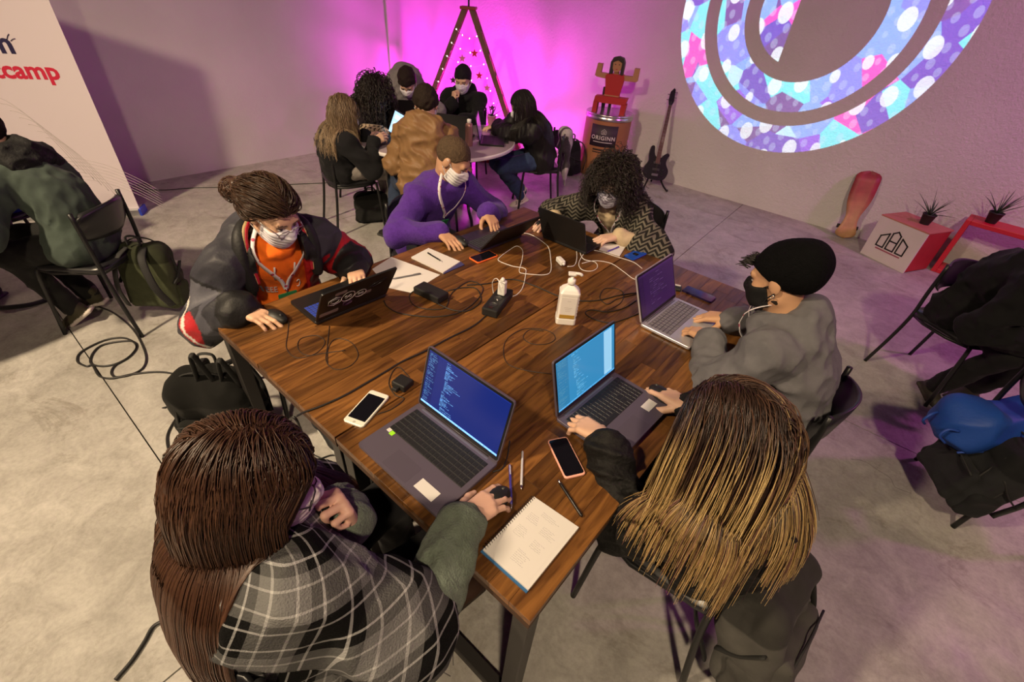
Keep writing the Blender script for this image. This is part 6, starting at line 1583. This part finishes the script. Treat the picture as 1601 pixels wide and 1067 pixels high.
def infl(p, r): return [Ell(q[0].c, q[0].r+r, q[0].R) if isinstance(q[0], Ell) else Cone(q[0].a, q[0].b, q[0].ra+r, q[0].rb+r) for q in p.torso()+p.arms(0, .2)]
# blonde sitter
p = bg_person('person with wavy blonde hair in black top and pale jeans at the round table', (-3.80, 2.25, .55), 72, (-3.70, 2.30, 1.02), 32, 60, dict(R=((-3.58, 2.47, .79), (.1, .9, .3), (-.6, 0, -.6), 'relax'), L=((-3.80, 2.55, .79), (.2, 1, .1), (.3, 0, -.8), 'relax')),
              top=(.010, .010, .012), topname='jumper', trous=(.30, .27, .25), width=.9, chairpos=(-3.81, 2.32, 75), clabel='black chair under the blonde sitter at the round table')
p.short_hair((.10, .06, .03), .012, .002, 80, hairline=.05, back=-.11, side=-.06)
p.strands(1200, .34, vary((.10, .065, .04), (.26, .18, .11), ((.30, .21, .13), (.44, .32, .2)), .45), [q[0] for q in p.headp[:5]]+infl(p, .02)+[Cone(p.loc((0, -.03, 0)), p.N-.05*p.sdir, .08, .09)], part=0, rad=.0020, grav=.8, stiff=.6, back_pull=.4, low=-.07, front=.045, seed=41, clear=.012, jit=.10, spread=.03, lift=.1, curl=.006, curl_l=.09); p.mask()
# dark curly sitter
p = bg_person('person with big dark curly hair bending over the round table in dark top', (-4.32, 2.88, .55), 15, (-4.05, 2.87, 1.06), 40, 10, dict(R=((-3.98, 2.78, .80), (.9, .3, -.1), (0, 0, -1), 'relax'), L=((-4.0, 3.02, .80), (.9, -.2, -.1), (0, 0, -1), 'relax')),
              top=(.022, .016, .020), topname='jumper', chairpos=(-4.34, 2.88, 15), clabel='black chair under the dark curly-haired sitter')
p.short_hair((.012, .008, .007), .035, .008, 70, hairline=.05, back=-.12, side=-.07)
p.strands(800, .33, vary((.008, .006, .005), (.026, .016, .014)), [q[0] for q in p.headp[:5]]+infl(p, .02), rad=.003, curl=.010, curl_l=.06, grav=.7, stiff=.65, back_pull=.1, seed=44, clear=.04, jit=.3, lift=1., step=.016, spread=.04); p.mask((.6, .56, .72))
# grey hoodie, standing and leaning in
p = bg_person('person in grey hoodie standing and leaning over the round table', (-4.66, 3.72, .93), -35, (-4.27, 3.43, 1.10), 52, -50, dict(R=((-4.15, 3.18, .79), (.8, -.4, -.2), (0, 0, -1), 'relax'), L=((-4.05, 3.40, .79), (.9, -.2, -.2), (0, 0, -1), 'relax')),
              top=(.19, .17, .185), topname='hoodie', hood=True, knees=dict(R=(-4.70, 3.60, .50), L=(-4.60, 3.82, .50)), feet=dict(R=((-4.80, 3.66, .086), (.8, -.5, 0)), L=((-4.72, 3.90, .086), (.8, -.5, 0))), bulge=.14, poles=dict(R=(-.4, -.7, .1), L=(.2, .9, .1)))
p.short_hair((.018, .010, .009), .016, .003, 140, hairline=.05); p.mask((.66, .63, .70))
# tan jacket, back to us
f_ = 128
p = bg_person('person in tan hooded canvas jacket seen from behind at the round table', (-2.97, 2.50, .56), f_, (-3.07, 2.645, 1.16), 28, 132, dict(R=((-2.98, 2.93, .80), (-.5, .8, -.1), (0, 0, -1), 'relax'), L=((-3.36, 2.62, .80), (-.5, .8, -.1), (0, 0, -1), 'relax')),
              top=(.235, .130, .055), topname='jacket', m_=m_shell, hood=1.3, off=.028, trous=(.03, .045, .085), knees=dict(R=(-3.12, 2.86, .52), L=(-3.42, 2.56, .50)), feet=dict(R=((-3.18, 2.80, .086), (-.6, .7, 0)), L=((-3.30, 2.40, .086), (-.9, -.2, 0))), chairpos=(-3.07, 2.65, f_), clabel='black chair under the tan jacket wearer', amp=.008, sh_w=.165, poles=dict(L=(-.35, -.3, -1), R=(.4, .2, -1)), arm_r=(.062, .054, .044), shoes=(.015, .013, .012))
p.short_hair((.022, .014, .010), .018, .004, 120, hairline=.05, back=-.07); p.mask()
# black hoodie opposite
p = bg_person('person in black hoodie with hand at chin behind an open black laptop', (-4.16, 4.16, .56), -62, (-4.04, 4.01, 1.13), 30, -58, dict(R=((-4.00, 3.83, .92), (-.05, .25, .95), (.2, .9, 0), 'fist'), L=((-3.78, 3.72, .79), (.5, -.8, -.1), (0, 0, -1), 'relax')),
              top=(.008, .008, .010), topname='hoodie', hood=True, chairpos=(-4.17, 4.20, -62), clabel='black chair under the black hoodie wearer', poles=dict(R=(-.6, -.4, -1), L=(.7, .3, -.6)))
p.short_hair((.010, .007, .012), .014, .002, 140, hairline=.045, back=-.06); p.mask((.62, .58, .72)); p.mesh('draw_string', MB().tube([p.on_top(p.N+p.sf*.11+p.ss*.03-p.sdir*.02, .006), p.on_top(p.N+p.sf*.14+p.ss*.03-p.sdir*.14, .006)], .006, 6), m_white)
# black coat, head in hand
p = bg_person('person in long black coat resting head in hand, with striped pale sneaker', (-2.95, 4.08, .56), -132, (-3.05, 3.83, 1.05), 35, -135, dict(R=((-3.14, 3.90, .93), (.10, -.20, .97), (.8, -.5, 0), 'flat'), L=((-3.38, 3.87, .79), (-.6, -.6, -.1), (0, 0, -1), 'relax')),
              top=(.006, .005, .006), topname='coat', m_=m_shell, off=.032, trous=(.03, .05, .11), knees=dict(R=(-3.22, 3.70, .50), L=(-3.08, 3.62, .50)), feet=dict(R=((-3.10, 4.00, .11), (-.5, -.7, -.45)), L=((-3.16, 4.10, .13), (.25, -.5, -.8))), chairpos=(-2.98, 4.12, -132), clabel='black chair with a scarf over its back', shoes=(.62, .56, .48), sole=(.7, .65, .6), stripes=(.01, .01, .01), poles=dict(R=(-.7, -.3, -1), L=(.3, -.8, -.5)), amp=.007)
p.short_hair((.010, .008, .008), .014, .0015, 80, hairline=.055, back=-.08, side=-.03)
p.strands(600, .38, vary((.006, .005, .005), (.02, .014, .012)), [q[0] for q in p.headp[:5]]+infl(p, .034)+[Cone(p.loc((0, -.03, 0)), p.N-.05*p.sdir, .075, .09)], rad=.0024, grav=.7, stiff=.6, back_pull=1.2, low=-.06, front=.055, seed=51, clear=.008, jit=.06, lift=0.); p.mask()
sc = empty('scarf', (-2.82, 4.27, .55), R(-132-90), 'grey and white scarf draped over a chair back', 'scarf')
def scol(v): return np.where((np.sin(v[:, 0:1]*60+v[:, 2:3]*14) > 0), np.array([[.42, .38, .40]]), np.array([[.06, .05, .06]]))
v, f = sdf_mesh([(Box((.05, -.03, .17), (.10, .05, .12), None, .045), .04), (Cone((.06, -.07, .24), (.09, -.09, -.10), .05, .035), .04), (Cone((.02, -.07, .2), (.0, -.08, -.22), .045, .025), .03)], .009, .04, disp=lambda G: (noisef(G, 45, 3)*.010).astype(np.float32)); link('cloth', mkmesh('cloth', v, f, True, scol(v)), m_knit, sc)
mb = MB()
for k in range(14): mb.tube([(-.02+.008*k, -.085, -.10-.10*(k < 7)), (-.022+.009*k, -.088, -.20-.10*(k < 7))], .003, 4)
mb.build('fringe', mat('scarf_fringe', (.4, .36, .38), .9), sc)
# green sweatshirt on the left
p = bg_person('person in green sweatshirt with black hood bent over the table beside the banner', (-3.50, .33, .56), -134, (-3.74, .18, 1.115), 38, -140, dict(L=((-3.62, -.10, .79), (-.8, -.5, -.1), (0, 0, -1), 'relax'), R=((-4.0, .02, .79), (-.6, -.7, -.1), (0, 0, -1), 'relax')),
              top=(.050, .068, .058), topname='sweatshirt', m_=m_cloth, off=.024, trous=(.012, .012, .012), knees=dict(R=(-3.86, .12, .52), L=(-3.62, .0, .52)), feet=dict(R=((-3.75, .24, .10), (-.6, -.7, -.2)), L=((-3.60, .12, .12), (-.35, -.6, -.5))), chairpos=(-3.50, .33, -138), clabel='black chair with the olive backpack hanging from it', poles=dict(L=(.8, -.3, -.6), R=(-.8, .3, -.5)), sh_w=.185, shoes=(.05, .045, .025), sole=(.55, .5, .45), bulge=.07)
p.add('hood', p.hood(1.15)+p.ring(p.N+.05*p.sdir, .07, .035, full=True), m_fur, (.008, .008, .009), .009, .022, .03, p.folds(.007, 40, 3))
p.short_hair((.014, .010, .008), .016, .003, 120); p.mask()
# blue top, far side of that table
p = bg_person('person in bright blue top at the edge of the banner table', (-4.62, .12, .56), -55, (-4.42, -.05, 1.08), 35, -60, dict(R=((-4.45, -.35, .79), (.3, -.9, -.1), (0, 0, -1), 'relax'), L=((-4.10, -.10, .79), (.6, -.7, -.1), (0, 0, -1), 'relax')), top=(.02, .06, .32), topname='jumper', chairpos=(-4.64, .15, -55), clabel='black chair under the blue top wearer')
p.short_hair((.02, .012, .01), .016, .003, 120); p.mask()
# black clothes on the right
p = bg_person('person in black clothes and boots sitting with back to the emblem crate', (.70, 3.70, .56), -35, (1.02, 3.42, 1.08), 35, -35, dict(R=((.95, 3.345, .615), (.6, -.5, -.45), (-.4, .3, -.8), 'relax'), L=((1.13, 3.54, .615), (.5, -.6, -.45), (-.3, .3, -.8), 'relax')),
              top=(.005, .005, .006), topname='jacket', m_=m_cloth, off=.032, trous=(.007, .007, .008), knees=dict(R=(.93, 3.40, .50), L=(1.12, 3.58, .50)), feet=dict(R=((.79, 3.50, .10), (.55, -.55, -.35)), L=((1.0, 3.72, .086), (-.5, -.75, 0))), chairpos=(.73, 3.69, -35), clabel='black chair under the black-clothed person near the crates', shoes=(.03, .026, .02), sole=(.03, .026, .02), amp=.008, bulge=.12, sh_w=.19)
p.short_hair((.012, .010, .01), .016, .003, 120)
# ------------------------------------------------------------------ things on the round table
def bg_laptop(px, yaw, lidang, label, scr=None, w=.34, d=.235, lidh=.22, z=.742, m_=None):
    global TZ
    q = Pz(*px, z); keep = TZ; TZ = z+.0005
    laptop(q[0], q[1], yaw, w, d, lidh, lidang, m_ or blk, label, scr, 'stuff'); TZ = keep
im = np.tile(np.array((.35, .60, .95)), (24, 40, 1)); im[3:8, 5:34] = (.55, .75, 1.1); im[11:21, 5:16] = (.5, .7, 1.0); im[11:21, 19:34] = (.45, .68, 1.0)
bg_laptop((598, 219), 72, 25, 'open laptop with pale blue screen on the round table', im, m_=purp)
bg_laptop((712, 214), -60, 15, 'open black laptop in front of the black hoodie wearer', None)
bg_laptop((648, 188), -35, 20, 'open black laptop in front of the grey hoodie wearer', None)
bg_laptop((770, 222), -140, 12, 'open dark laptop in front of the coat wearer', np.tile(np.array((.10, .03, .12)), (10, 16, 1)))
q = Pz(733, 228, .742); t = empty('drink_bottle', (q[0], q[1], .7425), 0, 'pinkish steel drinking bottle on the round table', 'bottle')
MB().lathe([(.034, 0), (.036, .004), (.036, .17), (.030, .19), (.022, .197)], 20).build('flask', mat('rose_steel', (.42, .22, .20), .35, .5), t); MB().lathe([(.020, .197), (.020, .225), (.016, .23)], 16).build('cap', m_white, t)
q = Pz(583, 214, .742); t = empty('leopard_pouch', (q[0], q[1], .7425), R(40), 'leopard print pouch on the round table', 'pouch')
def lcol(v): n_ = noisef(v, 260, 3, 8); return np.where((n_ > .35)[:, None], np.array([[.03, .02, .015]]), np.array([[.42, .32, .22]]))
v, f = sdf_mesh([(Box((0, 0, .055), (.11, .04, .052), None, .035), .03)], .006, .03, disp=lambda G: (noisef(G, 40, 2)*.005).astype(np.float32)); link('pouch_body', mkmesh('pouch_body', v, f, True, lcol(v)), m_cloth, t)
MB().tube([(-.10, 0, .108), (.10, 0, .108)], .004, 6).build('zip', m_dark, t)
for px, sz, lab in (((775, 208), (.10, .07, .02), 'small black case on the round table'), ((782, 222), (.16, .11, .008), 'flat dark booklet on the round table')):
    q = Pz(*px, .742); t = empty('flat_case', (q[0], q[1], .7425), R(40), lab, 'case'); MB().box((0, 0, sz[2]/2), sz, bev=.003).build('shell', m_blk, t)
bpy.context.view_layer.update()
